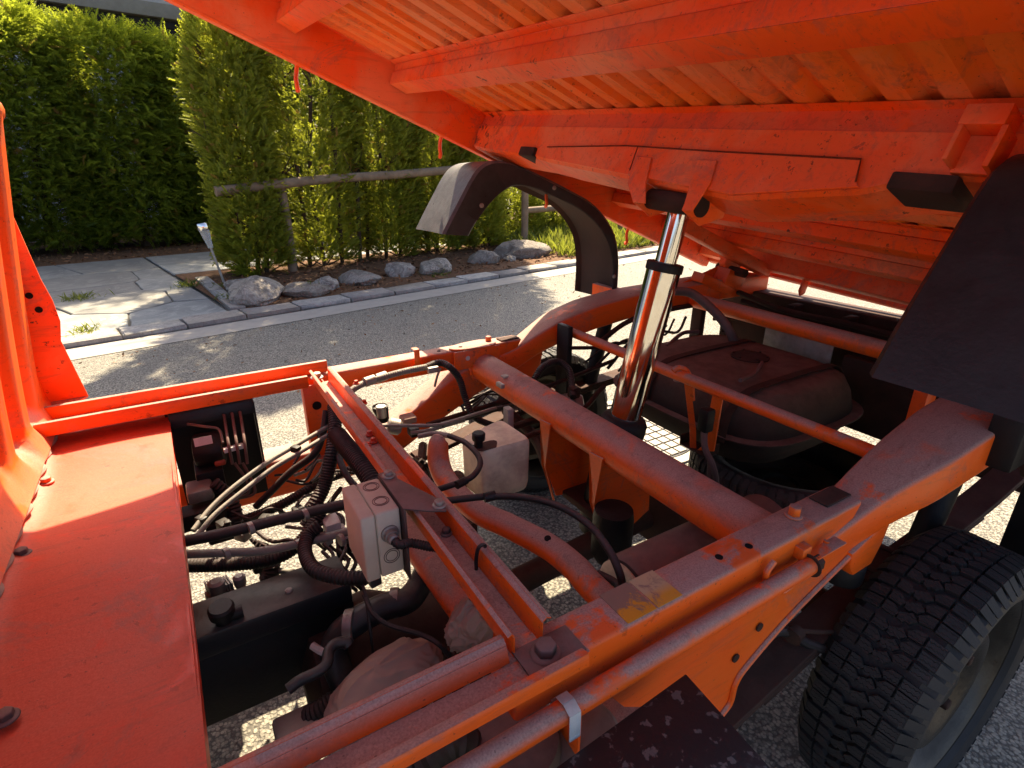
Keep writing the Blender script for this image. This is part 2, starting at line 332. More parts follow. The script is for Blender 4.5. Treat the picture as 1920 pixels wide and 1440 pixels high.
soil = sheet4('planted_bed', 0.38, 30, 0.285, 2.45, 0.03, M['mulch'])
sheet4('garden_path', 0.375, 5.0, 2.47, 4.15, 0.012, M['joint'])
hedge_soil = sheet4('hedge_bed', -9, 9, 4.17, 7.2, 0.016, M['mulch'])
verge = sheet4('verge', 5.02, 30, 2.47, 7.2, 0.02, M['mulch'])
# kerb stones, one by one
proto = []
for k in range(6):
    b = MB(); ln = 0.40+0.07*rng.random()
    b.box((0, 0, 0), (ln, 0.235, 0.05))
    o = b.build('kerb_stone', M['kerb'], None, bevel=0.008)
    for vx in o.data.vertices: vx.co += Vector(rng.normal(0, 0.0035, 3))
    COL.objects.unlink(o); proto.append((ln, o))
s = -4.0; i = 0
while s < 14:
    ln, o = proto[i % 6]; c = o.copy(); p = st(s+ln/2, 0.145+rng.normal(0, 0.003), 0.012+rng.normal(0, 0.002))
    link(c, kerb, p); c.rotation_euler = (0, 0, KA+rng.normal(0, 0.008)); s += ln+0.013; i += 1
# edging stones down the side of the planted bed
for j in range(4):
    ln, o = proto[j]; c = o.copy(); p = st(0.44+0.03*j, 0.50+j*0.43, 0.025); link(c, soil, p); c.name = 'edging_stone'; c.rotation_euler = (0, 0, KA+R(86)); c.scale = (0.95, 0.5, 1.1)
# irregular flagstones: cells of a jittered point set, cut by half planes
def cells(pts, box):
    out = []
    for i, a in enumerate(pts):
        poly = [np.array(q) for q in ((box[0], box[2]), (box[1], box[2]), (box[1], box[3]), (box[0], box[3]))]
        for j, b in enumerate(pts):
            if i == j or not poly: continue
            mid = (a+b)/2; d = unit(b-a); mid = mid-d*0.006; new = []
            for q in range(len(poly)):
                A, B = poly[q], poly[(q+1) % len(poly)]; da, db = (A-mid)@d, (B-mid)@d
                if da <= 0: new.append(A)
                if da*db < 0: new.append(A+(B-A)*da/(da-db))
            poly = new
        if len(poly) > 2: out.append(poly)
    return out
seeds = np.array([(-2.6+0.95*i+rng.normal(0, 0.25)+(0.4 if j % 2 else 0), 0.62+0.72*j+rng.normal(0, 0.17)) for i in range(4) for j in range(5)])
seeds = np.vstack([seeds, [(-4.2, 1.2), (-4.4, 2.6), (-4.0, 3.7), (-6, 1.5), (-6, 3.2)]])
path_ = bpy.data.objects['garden_path']
seeds2 = np.array([(0.8+0.85*i+rng.normal(0, 0.15), 2.85+0.75*j+rng.normal(0, 0.12)) for i in range(5) for j in range(2)])
for poly, par_ in [(c, drive) for c in cells(seeds, (-8, 0.35, 0.30, 4.13))]+[(c, path_) for c in cells(seeds2, (0.38, 4.98, 2.48, 4.13))]:
    b = MB(); z = 0.018+abs(rng.normal(0, 0.004)); q = []
    for a, c in zip(poly, poly[1:]+poly[:1]):
        q.append(a)
        for t in (0.33, 0.67): q.append(a+(c-a)*t+rng.normal(0, 0.006, 2))
    b.prism([st(x, y, 0.006) for x, y in q], (0, 0, z)); b.build('flagstone', M['slate'], par_, bevel=0.006, seg=1)

# ------------------------------------------------------------------ house beyond the hedge
H = empty('house', st(0, 8.2), 'white rendered house with dark timber upper storey behind the tall hedge', 'house')
def wb(name, mat, s, n, z, bev=0.0, par=H):
    b = MB(); c = st((s[0]+s[1])/2, (n[0]+n[1])/2, (z[0]+z[1])/2); b.box(c, (s[1]-s[0], n[1]-n[0], z[1]-z[0]), KROT); return b.build(name, mat, par, bevel=bev)
wb('wall', M['wall'], (-9, 9), (8.2, 8.5), (0, 3.05))
for k in range(4): wb('timber_board', M['timber'], (-9, 9), (8.13, 8.40), (3.07+k*0.125, 3.185+k*0.125), 0.008)
wb('metal_band', M['gutter'], (-9, 9), (8.0, 8.4), (3.58, 3.80), 0.01)
wb('upper_wall', M['wall'], (-9, 9), (8.45, 8.6), (3.82, 5.6))
for sx in (-3.2, 2.4):
    f = wb('window', M['timber'], (sx, sx+1.1), (8.16, 8.22), (1.0, 2.2)); 
    wb('pane', M['window'], (sx+0.07, sx+1.03), (8.15, 8.165), (1.07, 2.13), par=f)
wb('roof', M['timber'], (-9.8, 9.8), (7.9, 13), (5.62, 5.78))

# ------------------------------------------------------------------ foliage
def spray_template(npair, ln, leaf, wid, droop):
    v = []; f = []
    for k in range(npair):
        t = (k+0.5)/npair; x = ln*t; z = -droop*t*t*ln; l = leaf*(1-0.55*t)*(0.8+0.4*rng.random())
        for sg in (-1, 1):
            b0 = len(v); dx = l*0.62; dy = sg*l*0.78; w = wid
            v += [(x-w*0.5, 0, z), (x+w*0.5, 0, z), (x+dx*0.55+w*0.8, dy*0.6, z+0.004), (x+dx, dy, z-0.006)]
            f += [(b0, b0+1, b0+2), (b0, b0+2, b0+3)]
    b0 = len(v); v += [(ln*0.92, -wid*0.5, -droop*ln), (ln*0.92, wid*0.5, -droop*ln), (ln*1.12, 0, -droop*ln*1.2)]; f.append((b0, b0+1, b0+2))
    return np.array(v), np.array(f)
def instances(name, mat, templ, P, D, S, tint, parent, kind=None):
    """one mesh of many sprays: P places, D directions, S sizes"""
    V = []; F = []; T = []; base = 0
    D = D/np.linalg.norm(D, axis=1)[:, None]
    ref = np.tile([[0, 0, 1.0]], (len(P), 1))+rng.normal(0, 0.45, (len(P), 3))
    B = np.cross(ref, D); B /= np.linalg.norm(B, axis=1)[:, None]; U = np.cross(D, B)
    which = rng.integers(0, len(templ), len(P))
    for k, (tv, tf) in enumerate(templ):
        ix = np.where(which == k)[0]
        if not len(ix): continue
        loc = tv[None]*S[ix, None, None]
        w = P[ix, None]+loc[..., 0:1]*D[ix, None]+loc[..., 1:2]*B[ix, None]+loc[..., 2:3]*U[ix, None]
        V.append(w.reshape(-1, 3)); F.append((tf[None]+(np.arange(len(ix))*len(tv))[:, None, None]+base).reshape(-1, 3)); base += len(ix)*len(tv)
        T.append(np.repeat(tint[ix], len(tv)))
    V = np.vstack(V); F = np.vstack(F); T = np.concatenate(T); c = (V.min(0)+V.max(0))/2; V = V-c
    me = bpy.data.meshes.new(name); me.vertices.add(len(V)); me.vertices.foreach_set('co', V.astype(np.float32).ravel())
    me.loops.add(len(F)*3); me.loops.foreach_set('vertex_index', F.astype(np.int32).ravel())
    me.polygons.add(len(F)); me.polygons.foreach_set('loop_start', np.arange(0, len(F)*3, 3, dtype=np.int32))
    a = me.attributes.new('tint', 'FLOAT', 'POINT'); a.data.foreach_set('value', T.astype(np.float32))
    me.update(calc_edges=True); me.materials.append(mat); o = bpy.data.objects.new(name, me); link(o, parent, c)
    if kind: o['kind'] = kind
    return o
YEW = [spray_template(8, 0.15, 0.042, 0.009, 0.35) for _ in range(5)]
THU = [spray_template(6, 0.085, 0.036, 0.0075, 0.0) for _ in range(5)]
GRS = [(np.array([(0, -0.004, 0), (0, 0.004, 0), (0.08, 0.003, 0.01), (0.15, 0, -0.01)]), np.array([(0, 1, 2), (0, 2, 3)]))]
def hedge_tree(name, label, cat, s0, n0, wid, dep, z0, z1, count, templ, mat, group, stems=1, sparse=0.0, up=0.5, narrow=0.25, size=1.0, seed=0, tipbright=True):
    root = empty(name, st(s0, n0, 0.0), label, cat, group)
    tr = MB()
    for k in range(stems):
        a = (k-(stems-1)/2)*wid*0.22; pts = []
        for j in range(6):
            t = j/5; pts.append(st(s0+a*(1+0.5*t)+rng.normal(0, 0.03), n0+rng.normal(0, 0.04), 0.01+t*(z1-0.3)))
        r0 = 0.055 if stems == 1 else 0.026
        tr.tube(pts, np.linspace(r0, 0.012, 6), 8, 5)
        for j in range(26 if stems == 1 else 14):      # bare inner branches
            t = 0.1+0.8*rng.random(); p = np.array(pts[int(t*5)]); ang = rng.random()*6.28
            q = p+KD*math.cos(ang)*wid*0.42+KN*math.sin(ang)*dep*0.42+np.array((0, 0, 0.12+0.2*rng.random()))
            tr.tube([p, (p+q)/2+rng.normal(0, 0.02, 3), q], [0.011, 0.007, 0.003], 5, 3)
    tr.build('trunk', M['bark'], root)
    m = int(count*2.6); u = rng.random((m, 3)); a = rng.random(m)*2*np.pi
    zz = z0+(z1-z0)*u[:, 0]; t = u[:, 0]
    if cat == 'tree' and templ is YEW: zz = zz+0.0
    prof = np.where(t > 0.8, 1-((t-0.8)/0.2)**2*0.55, 1.0)*(1-narrow*(1-np.minimum(1, t*4)))
    rad = np.sqrt(0.18+0.82*u[:, 1])
    lump = np.array([mnoise.noise(Vector((math.cos(q)*1.3+seed*3.1, math.sin(q)*1.3, z*1.7))) for q, z in zip(a, zz)])
    fine = np.array([mnoise.noise(Vector((math.cos(q)*4+seed, math.sin(q)*4+r*3, z*4.5))) for q, z, r in zip(a, zz, rad)])
    ok = fine > ((-0.40 if templ is YEW else -0.28)+sparse*(1-0.3*t)); rr = rad*prof*(1+0.32*lump)
    ca, sa = np.cos(a), np.sin(a); sq = 1/np.maximum(np.abs(ca), np.abs(sa))**0.55
    x = ca*sq*rr*wid/2; y = sa*sq*rr*dep/2
    P = KO+KD*(s0+x)[:, None]+KN*(n0+y)[:, None]+np.array([0, 0, 1])*(zz+0.12*lump)[:, None]
    P = P[ok][:count]; x, y, t, rad = x[ok][:count], y[ok][:count], t[ok][:count], rad[ok][:count]
    D = KD*(x/wid*2)[:, None]+KN*(y/dep*2)[:, None]; D = D/(np.linalg.norm(D, axis=1)[:, None]+1e-6)+np.array([0, 0, 1])*(up+1.2*np.maximum(0, t-0.85)*6)[:, None]+rng.normal(0, 0.5, (len(P), 3))
    tint = np.clip(0.10+0.40*rad*rng.random(len(P))+0.70*np.maximum(0, t-0.82)/0.18*rad+rng.normal(0, 0.08, len(P)), 0, 0.94)  # tops tinted yellower: new growth, with the sunlit glow put into the colour
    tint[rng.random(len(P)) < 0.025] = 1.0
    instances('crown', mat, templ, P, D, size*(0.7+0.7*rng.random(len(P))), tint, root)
    return root
GH = 'trees of the dark hedge behind the driveway'; GT = 'thuja columns along the kerb bed'
HL = [('dark green hedge tree at the left end of the tall hedge, beside the cab', -1.55), ('dark green hedge tree over the middle of the driveway, between its hedge neighbours', -0.45),
      ('dark green hedge tree with sunlit yellow top, straight behind the garden lamp', 0.62), ('dark green hedge tree half hidden behind the front thuja column', 1.75), ('dark green hedge tree behind the bare thuja stems', 2.9), ('dark green hedge tree behind the far thuja column', 4.1), ('dark green hedge tree beyond the fence post, seen through the mudguard arch', 5.4), ('dark green hedge tree at the far right end of the tall hedge', 6.7)]
for i, (lb, s) in enumerate(HL):
    hedge_tree('hedge_tree', lb, 'tree', s, 5.55+rng.normal(0, 0.05), 1.45, 1.15, 0.12, 2.85+rng.normal(0, 0.08), 10500, YEW, M['yew'], GH, 1, 0.0 if i else 0.06, 0.25, 0.15, 1.15, i)
TL = [('dense yellow-green thuja column beside the garden lamp', 1.12, 1.95, 0.66, 0.72, 2.55, 9500, 3, -0.05), ('bare-stemmed thuja column with light showing between its stems', 1.95, 1.95, 0.95, 0.75, 5.3, 11500, 5, 0.23),
      ('bushy thuja column behind the wooden rail, above the round boulder', 2.85, 2.0, 0.98, 0.8, 5.5, 19000, 4, -0.06), ('thuja column behind the front tip of the black mudguard', 3.65, 2.05, 0.98, 0.8, 5.5, 19000, 3, -0.06), ('last thuja column before the fence post, under the mudguard arch', 4.3, 1.9, 0.85, 0.75, 5.2, 15000, 2, -0.05)]
for i, (lb, s, n, w, d, h, ct, stm, spa) in enumerate(TL):
    hedge_tree('thuja_tree', lb, 'tree', s, n, w, d, 0.08, h, ct, THU, M['thuja'], GT, stm, spa, 0.55, 0.1 if i == 0 else 0.32, 1.0, 20+i)

hedge_tree('shrub', 'low rounded shrub behind the fence post, seen through the mudguard arch', 'shrub', 5.35, 2.5, 1.1, 0.9, 0.05, 1.25, 4200, THU, M['thuja'], 'shrubs on the verge', 3, 0.0, 0.5, 0.1, 1.1, 41)
hedge_tree('shrub', 'low rounded shrub on the verge past the fence post, right of the other low shrub', 'shrub', 6.7, 2.7, 1.2, 1.0, 0.05, 1.1, 4200, THU, M['thuja'], 'shrubs on the verge', 3, 0.0, 0.5, 0.1, 1.1, 42)
# a tree whose bough hangs over the driveway; its trunk stands behind the hedge
bt = empty('leafy_tree', st(3.4, 7.3), 'tree behind the tall hedge with one bough reaching over it', 'tree')
tr = MB(); tr.tube([st(3.4, 7.3, 0), st(3.35, 7.25, 2.5), st(3.3, 7.2, 4.6), st(3.3, 7.2, 7.5)], [.17, .14, .11, .05], 12, 6)
for a, b_ in (((3.3, 7.2, 4.4), (1.2, 5.5, 5.3)), ((3.3, 7.2, 4.5), (2.3, 5.2, 5.2)), ((3.3, 7.2, 4.8), (.6, 6.0, 5.4)), ((3.3, 7.2, 5.5), (4.6, 7.6, 6.8))):
    A_, B_ = st(*a), st(*b_); tr.tube([A_, (A_+B_)/2+np.array((0, 0, .2)), B_], [.06, .035, .012], 8, 6)
tr.build('trunk', M['bark'], bt)
k = 3400; uv = rng.normal(0, 1, (k, 3)); uv /= np.linalg.norm(uv, axis=1)[:, None]; uv *= (rng.random(k)**.4)[:, None]
P = np.array([st(1.75+a*1.55, 5.75+b_*.85, 5.15+c*.5) for a, b_, c in uv]); 
k2 = 1800; u2 = rng.normal(0, .5, (k2, 3)); P = np.vstack([P, [st(3.6+a*1.6, 7.6+b_*1.3, 7.0+c*1.2) for a, b_, c in u2]])
instances('crown', M['yew'], YEW, P, rng.normal(0, 1, P.shape), 1.2+.8*rng.random(len(P)), .3+.5*rng.random(len(P)), bt)

# ------------------------------------------------------------------ fence of round wood
fe = empty('wooden_fence', st(2.7, 1.5), 'weathered round-wood rail fence running through the thuja columns', 'fence')
def on_n(x, y, n): d = ray(x, y); return CAM+d*((KO+KN*n-CAM)@KN)/(d@KN)
MB().tube([on_n(404, 359, 1.68), on_n(600, 337, 1.68), on_n(760, 326, 1.67), on_n(900, 313, 1.66), on_n(1010, 300, 1.64)], 0.050, 14, 6).build('rail', M['wood'], fe)
for s, n in ((1.45, 1.78), (4.72, 1.44), (7.0, 1.5)):
    MB().tube([st(s, n, 0.0), st(s+0.01, n, 0.55), st(s, n, 0.99 if s < 2 else 1.0)], 0.05, 14, 4).build('post', M['wood'], fe)
MB().tube([st(4.78, 1.52, 0.55), st(5.8, 1.5, 0.56), st(7.0, 1.52, 0.55)], 0.045, 14, 4).build('rail', M['wood'], fe)

# ------------------------------------------------------------------ rocks, lamp, small plants, bark
def rock(s, n, w, d, h, label, seed, flat=0.0):
    bm = bmesh.new(); bmesh.ops.create_icosphere(bm, subdivisions=4, radius=1.0); sd = Vector((seed*7.3, seed*1.7, seed*3.9))
    for v in bm.verts:
        c = v.co.copy(); q = c.normalized(); f = 1+0.30*mnoise.noise(q*1.3+sd)+0.13*mnoise.noise(q*3.1+sd)
        for k in range(7):                             # broken faces
            a = Vector((mnoise.noise(sd+Vector((k, 0.3, 1))), mnoise.noise(sd+Vector((0.7, k, 2))), mnoise.noise(sd+Vector((3, 0.2, k))))).normalized()
            dd = (q*f).dot(a)-0.74
            if dd > 0: f -= dd*0.8/max(0.3, q.dot(a))
        f += 0.03*mnoise.noise(q*9+sd)
        v.co = Vector((q.x*f*w*0.58, q.y*f*d*0.58, max(-0.4, q.z*f)*h*0.44))
    me = bpy.data.meshes.new('rock'); bm.to_mesh(me); bm.free(); me.polygons.foreach_set('use_smooth', [True]*len(me.polygons)); me.set_sharp_from_angle(angle=R(32)); me.materials.append(M['rock'])
    o = bpy.data.objects.new('rock', me); link(o, None, st(s, n, 0.03+h*0.11)); o.rotation_euler = (0, 0, KA+seed); tag(o, label, 'rock', 'rocks bordering the kerb bed')
rock(0.70, 0.66, 0.80, 0.44, 0.33, 'wide pale craggy rock at the bed corner below the lamp', 1)
rock(1.10, 0.52, 0.42, 0.34, 0.19, 'low pale rock against the kerb, right of the craggy corner rock', 2)
rock(0.70, 1.18, 0.28, 0.24, 0.2, 'small grey rock at the foot of the garden lamp', 3)
rock(1.36, 0.66, 0.30, 0.26, 0.2, 'small brown-grey rock right of the bushy front thuja', 4)
rock(1.72, 0.72, 0.48, 0.3, 0.22, 'flat-topped grey rock under the bare thuja stems', 5)
rock(2.28, 0.78, 0.30, 0.28, 0.29, 'smooth round brown boulder left of the striped grey rock', 6)
rock(2.68, 0.72, 0.50, 0.34, 0.27, 'grey rock with white streaks right of the round brown boulder', 7)
rock(3.52, 0.86, 0.40, 0.34, 0.27, 'rounded white rock below the tip of the mudguard', 8)
rock(4.22, 0.92, 0.72, 0.5, 0.44, 'large pointed white-grey boulder inside the mudguard arch', 9)
rock(3.84, 0.74, 0.16, 0.14, 0.12, 'fist-sized grey rock between the white rock and the large boulder', 10)
# bark chips
c0 = 2600; P = np.array([st(s_, n_, 0.036) for s_, n_ in zip(0.45+rng.random(c0)*6.5, 0.32+rng.random(c0)*1.6)])
P = np.vstack([P, [st(s_, n_, 0.022) for s_, n_ in zip(-3+rng.random(900)*5, 4.2+rng.random(900)*1.2)]])
chip = [(np.array([(0, -0.008, 0), (0.03, -0.006, 0.002), (0.034, 0.007, 0.006), (0.002, 0.008, 0.003)])*1.0, np.array([(0, 1, 2), (0, 2, 3)]))]
D = rng.normal(0, 1, P.shape); D[:, 2] *= 0.25
instances('bark_chips', M['chip'], chip, P, D, 0.6+rng.random(len(P)), rng.random(len(P)), None, 'stuff')
# grass by the fence post and beyond the wheel
c0 = 11000; sx = 4.6+rng.random(c0)*6.8; nx = 0.42+rng.random(c0)**1.5*2.6
P = np.array([st(a, b, 0.03) for a, b in zip(sx, nx)]); D = rng.normal(0, 0.45, P.shape); D[:, 2] = 1
instances('grass', M['grass'], GRS, P, D, 0.8+1.1*rng.random(c0)**2, np.clip(rng.random(c0), 0, 1), None, 'stuff')
c0 = 700; P = np.array([st(a_, b_, 0.006) for a_, b_ in zip(rng.random(c0)*9-2.5, -0.35-rng.random(c0)**1.6*2.2)]); D = rng.normal(0, 1, P.shape); D[:, 2] *= .2
instances('leaf_litter', M['chip'], chip, P, D, .3+.5*rng.random(c0), rng.random(c0), None, 'stuff')
def tuft(name, label, s, n, k, size, z=0.02, spread=0.05):
    P = np.array([st(s+rng.normal(0, spread), n+rng.normal(0, spread), z) for _ in range(k)]); D = rng.normal(0, 0.8, P.shape); D[:, 2] = 0.9
    o = instances(name, M['grass'], GRS if 'grass' in name else [(t[0]*0.5, t[1]) for t in YEW], P, D, size*(0.6+0.8*rng.random(k)), rng.random(k)*0.9, None); tag(o, label, 'plant')
tuft('grass_tuft', 'grass tuft growing from a joint in the middle of the driveway', -0.55, 1.65, 110, 0.45, 0.03, 0.07)
tuft('grass_tuft', 'thin grass tuft in the kerb joint at the driveway mouth', -0.62, 0.32, 90, 0.4, 0.03, 0.05)
tuft('grass_tuft', 'grass tuft beside the garden lamp, at the edge of the flagstones', 0.33, 1.62, 90, 0.55, 0.03, 0.05)
tuft('weed_plant', 'small leafy weed beside the craggy corner rock', 0.46, 0.82, 26, 0.8, 0.03, 0.06)
tuft('weed_plant', 'leafy weed on the kerb between two pale rocks', 1.17, 0.55, 30, 0.9, 0.06, 0.06)
tuft('weed_plant', 'leafy weed in front of the white-streaked rock', 2.55, 0.50, 24, 0.8, 0.03, 0.06)
tuft('weed_plant', 'pale weed at the foot of the garden lamp', 0.60, 1.36, 24, 0.8, 0.03, 0.05)
b0 = st(0.62, 1.36, 0.0); tdir = unit(ay(400, 420, (b0+KN*0.05)[1])-b0); lean = unit(np.array([-0.16, 0.05, 1.0]))
la = empty('garden_lamp', b0, 'small solar garden lamp leaning at the driveway edge', 'lamp')
MB().tube([b0, b0+lean*0.42], 0.011, 10, raw=True).build('stake', M['zinc'], la)
MB().lathe([(0.022, 0), (0.030, 0.06), (0.045, 0.165), (0.043, 0.168)], b0+lean*0.42, lean, 24).build('glass_shade', M['glass'], la)
MB().lathe([(0.047, 0), (0.050, 0.005), (0.050, 0.062), (0.046, 0.068)], b0+lean*0.588, lean, 24).build('cap', M['chrome'], la)
# manhole in the road
mh = empty('manhole_cover', az(1185, 808, 0), 'round cast manhole cover with square relief in the road under the truck', 'manhole cover'); mc = az(1185, 808, 0)
MB().lathe([(0.34, 0.001), (0.34, 0.008), (0.295, 0.008), (0.295, 0.002)], mc, Z_, 64, cap=False).build('ring', M['iron'], mh)
MB().lathe([(0.285, 0.001), (0.285, 0.004)], mc, Z_, 64).build('disc', M['black'], mh)
pl = MB()
for i in range(-5, 6):
    for j in range(-5, 6):
        if math.hypot(i, j)*0.05 < 0.255: pl.box(mc+np.array((i*0.05, j*0.05, 0.006)), (0.043, 0.043, 0.006), np.array(Matrix.Rotation(0.0, 3, 'Z')))
pl.build('relief', M['iron'], mh, bevel=0.002, seg=1)
# ------------------------------------------------------------------ the tipper truck
T = empty('tipper_truck', (0.9, 0.895, 0), 'orange tipper truck with its cargo bed raised, bare frame, hoses and cylinder showing', 'truck')
CY = 0.895                                            # centre line of the frame
def mir(y): return 2*CY-y
def rail_ring(x, top, bot, yi, yo): return [(x, yi, bot), (x, yi, top), (x, yo, top), (x, yo, bot)]
ST = [(-1.0, .45, .34, .41, .35), (.30, .45, .345, .41, .35), (.38, .455, .355, .41, .35), (.46, .48, .385, .41, .35), (.54, .525, .43, .41, .35), (.62, .575, .468, .41, .35), (.70, .61, .505, .41, .348),
      (.78, .618, .538, .41, .346), (.86, .636, .567, .41, .343), (.93, .668, .60, .412, .330), (1.02, .702, .625, .414, .306), (1.15, .73, .65, .418, .295), (1.32, .748, .668, .418, .294), (1.75, .755, .678, .418, .294), (2.05, .75, .675, .418, .294)]
def smooth_st():
    A = np.array(ST); xs = np.r_[A[:2, 0], np.linspace(.33, 1.5, 44), A[-2:, 0]]
    xs = np.unique(xs); ys = []
    for k in range(1, 5):
        q = np.interp(xs, A[:, 0], A[:, k]); q[2:-2] = (q[1:-3]+2*q[2:-2]+q[3:-1])/4; ys.append(q)
    return np.stack([xs]+ys, 1)
SS = smooth_st()
near = MB().loft([rail_ring(*r) for r in SS]).build('frame_rail', M['orange'], T, bevel=0.007, ang=50)
farr = MB().loft([[(x, mir(y), z) for x, y, z in rail_ring(r[0], r[1], r[2], r[3], r[4]-(0.03 if r[0] < .7 else 0))] for r in SS]).build('frame_rail', M['orange'], T, bevel=0.007, ang=50)
def dots(name, mat, par, pts, r, nrm=Z_, h=0.0012, seg=16):
    for p in pts: MB().lathe([(r, 0), (r, h)], p, nrm, seg).build(name, mat, par)
for side in (0, 1):                                   # bolted subframe rails on top, with a cut-back rear end
    f = (lambda y: y) if side == 0 else mir
    y0, y1 = f(.407), f(.350)
    b = MB(); b.prism([(.215, y0, .603), (.215, y0, .660), (.872, y0, .660), (.852, y0, .628), (.835, y0, .603)], (0, y1-y0, 0))
    sr = b.build('subframe_rail', M['orange'], T, bevel=0.006, seg=3)
    b = MB(); b.span((.80, .866), sorted((f(.400), f(.368))), (.6605, .664)); b.build('end_plate', M['rust'], sr, bevel=0.001, seg=1)
    p = (0.735 if side == 0 else 0.765, f(.383), .6605)
    MB().hexbolt(p, Z_, .0095, .017).build('bolt', M['orange'], sr, bevel=0.001, seg=1)
    dots('bolt_hole', M['dark'], sr, [(.615, f(.372), .6598), (.56, f(.378), .6598)] if side == 0 else [(.60, f(.385), .6598)], .0055)
# near web gusset under the subframe rail
b = MB(); b.prism([(.335, .347, .602), (.83, .347, .602), (.85, .347, .566), (.71, .347, .512), (.62, .347, .462), (.598, .347, .44), (.594, .347, .40), (.575, .347, .383), (.552, .347, .42), (.50, .347, .45), (.455, .347, .47), (.435, .347, .505), (.40, .347, .515), (.37, .347, .535), (.345, .347, .57)], (0, -.004, 0))
gw = b.build('web_plate', M['orange'], T, bevel=0.001, seg=1)
MB().tube([(.85, .341, .566), (.71, .341, .512), (.62, .341, .462), (.598, .341, .437), (.594, .341, .40), (.577, .341, .384)], .005, 8, 6).build('folded_rim', M['orange'], gw)
MB().tube([ay(1452, 1052, .3405), ay(1437, 1075, .3405), ay(1440, 1098, .3405), ay(1460, 1109, .3405), ay(1482, 1098, .3405), ay(1540, 1034, .3405), ay(1550, 1014, .3405)], .0045, 8, 6).build('stiffener', M['orange'], gw)
dots('bolt_hole', M['rust'], gw, [az(1370, 1165, .52)*0+np.array((.63, .3415, .53)), np.array((.585, .3415, .495))], .007, -Y_, .002)
# spring hanger on the near rail and on the far rail
for f in (lambda y: y, mir):
    b = MB(); b.prism([(.845, f(.405), .575), (.955, f(.405), .612), (.945, f(.405), .56), (.925, f(.405), .52), (.868, f(.405), .52), (.85, f(.405), .545)], (0, (f(.334)-f(.405)), 0)); b.build('spring_stop', M['orange'], T, bevel=0.006)
    b = MB().cyl((.897, f(.365), .525), (.897, f(.365), .485), .034, 20); b.build('bump_rubber', M['black'], T, bevel=0.004)

# front longitudinal channels bolted over the subframe
for side in (0, 1):
    if side == 0: prof = [(.402, .676), (.398, .684), (.391, .686), (.384, .680), (.377, .661), (.345, .661), (.339, .682), (.327, .685), (.325, .668)]
    else: prof = [(1.300, .664), (1.302, .690), (1.309, .690), (1.3115, .664), (1.392, .664), (1.394, .690), (1.402, .690), (1.404, .640)]
    x1 = .287 if side == 0 else .262
    b = MB()
    if side == 0:
        b.sheet(prof[:5], .002, (-1.0, 0, 0), Y_, Z_, (1.225, 0, 0)); b.sheet(prof[4:6], .002, (-1.0, 0, 0), Y_, Z_, (1.31, 0, 0)); b.sheet(prof[5:], .002, (-1.0, 0, 0), Y_, Z_, (1.292, 0, 0))
    else:
        b.sheet(prof[:5], .002, (-.30, 0, 0), Y_, Z_, (.515, 0, 0)); b.sheet(prof[4:], .002, (-.30, 0, 0), Y_, Z_, (.582, 0, 0))
    ch = b.build('front_channel', M['orange'], T, bevel=0.0012, seg=2)
    if side == 0:
        MB().span((.232, .305), (.346, .386), (.6632, .6665)).build('clamp_plate', M['steelgrey'], ch, bevel=0.001)
        MB().hexbolt((.262, .364, .6665), Z_, .0125, .013).build('bolt', M['steelgrey'], ch, bevel=0.001, seg=1)
    else:
        MB().hexbolt((.245, 1.352, .666), Z_, .0115, .012).build('bolt', M['zinc'], ch, bevel=0.001, seg=1)
        for k in range(9): MB().span((-.20+k*.013, -.191+k*.013), (1.3915, 1.3925), (.672, .672+.008*rng.random()+.006)).build('stencil_mark', M['rust'], ch)
# front far support post under the channel
b = MB(); b.sheet([(0, .035), (0, 0), (.055, 0), (.055, .035)], .003, (.205, 1.335, .43), X_, Y_, (0, 0, .225)); pst = b.build('support_post', M['orange'], T, bevel=0.001)
dots('bolt_hole', M['dark'], pst, [(.232, 1.333, .60), (.232, 1.333, .52)], .011, -Y_, .002)
b = MB(); b.sheet([(0, 0), (.04, 0), (.04, -.04)], .003, (.205, 1.30, .455), X_, Z_, (0, .06, 0)); b.build('angle_bracket', M['orange'], T, bevel=0.001)

# cross channel that carries the junction box
b = MB(); b.sheet([(.226, .690), (.230, .692), (.2325, .688), (.2325, .656), (.271, .656), (.2715, .690), (.276, .693), (.2815, .690)], .0022, (0, .382, 0), X_, Z_, (0, .955, 0))
cc = b.build('cross_channel', M['orange'], T, bevel=0.001)
for p in [(.247, .755, .6585), (.262, .62, .6585)]: MB().hexbolt(p, Z_, .0065, .009).build('bolt', M['steelgrey'], cc, bevel=0.0006, seg=1)
for p in [az(683, 757, .66), az(693, 816, .66), az(688, 838, .66), az(700, 829, .66), az(668, 720, .66)]: MB().hexbolt(p, Z_, .0055, .008).build('rivet_nut', M['red'], cc)
MB().tube([az(893, 1068, .662), az(893, 1045, .68), az(898, 1026, .70), az(908, 1022, .70), az(912, 1034, .68)], .0026, 8).build('cable_tie', M['hose'], cc)
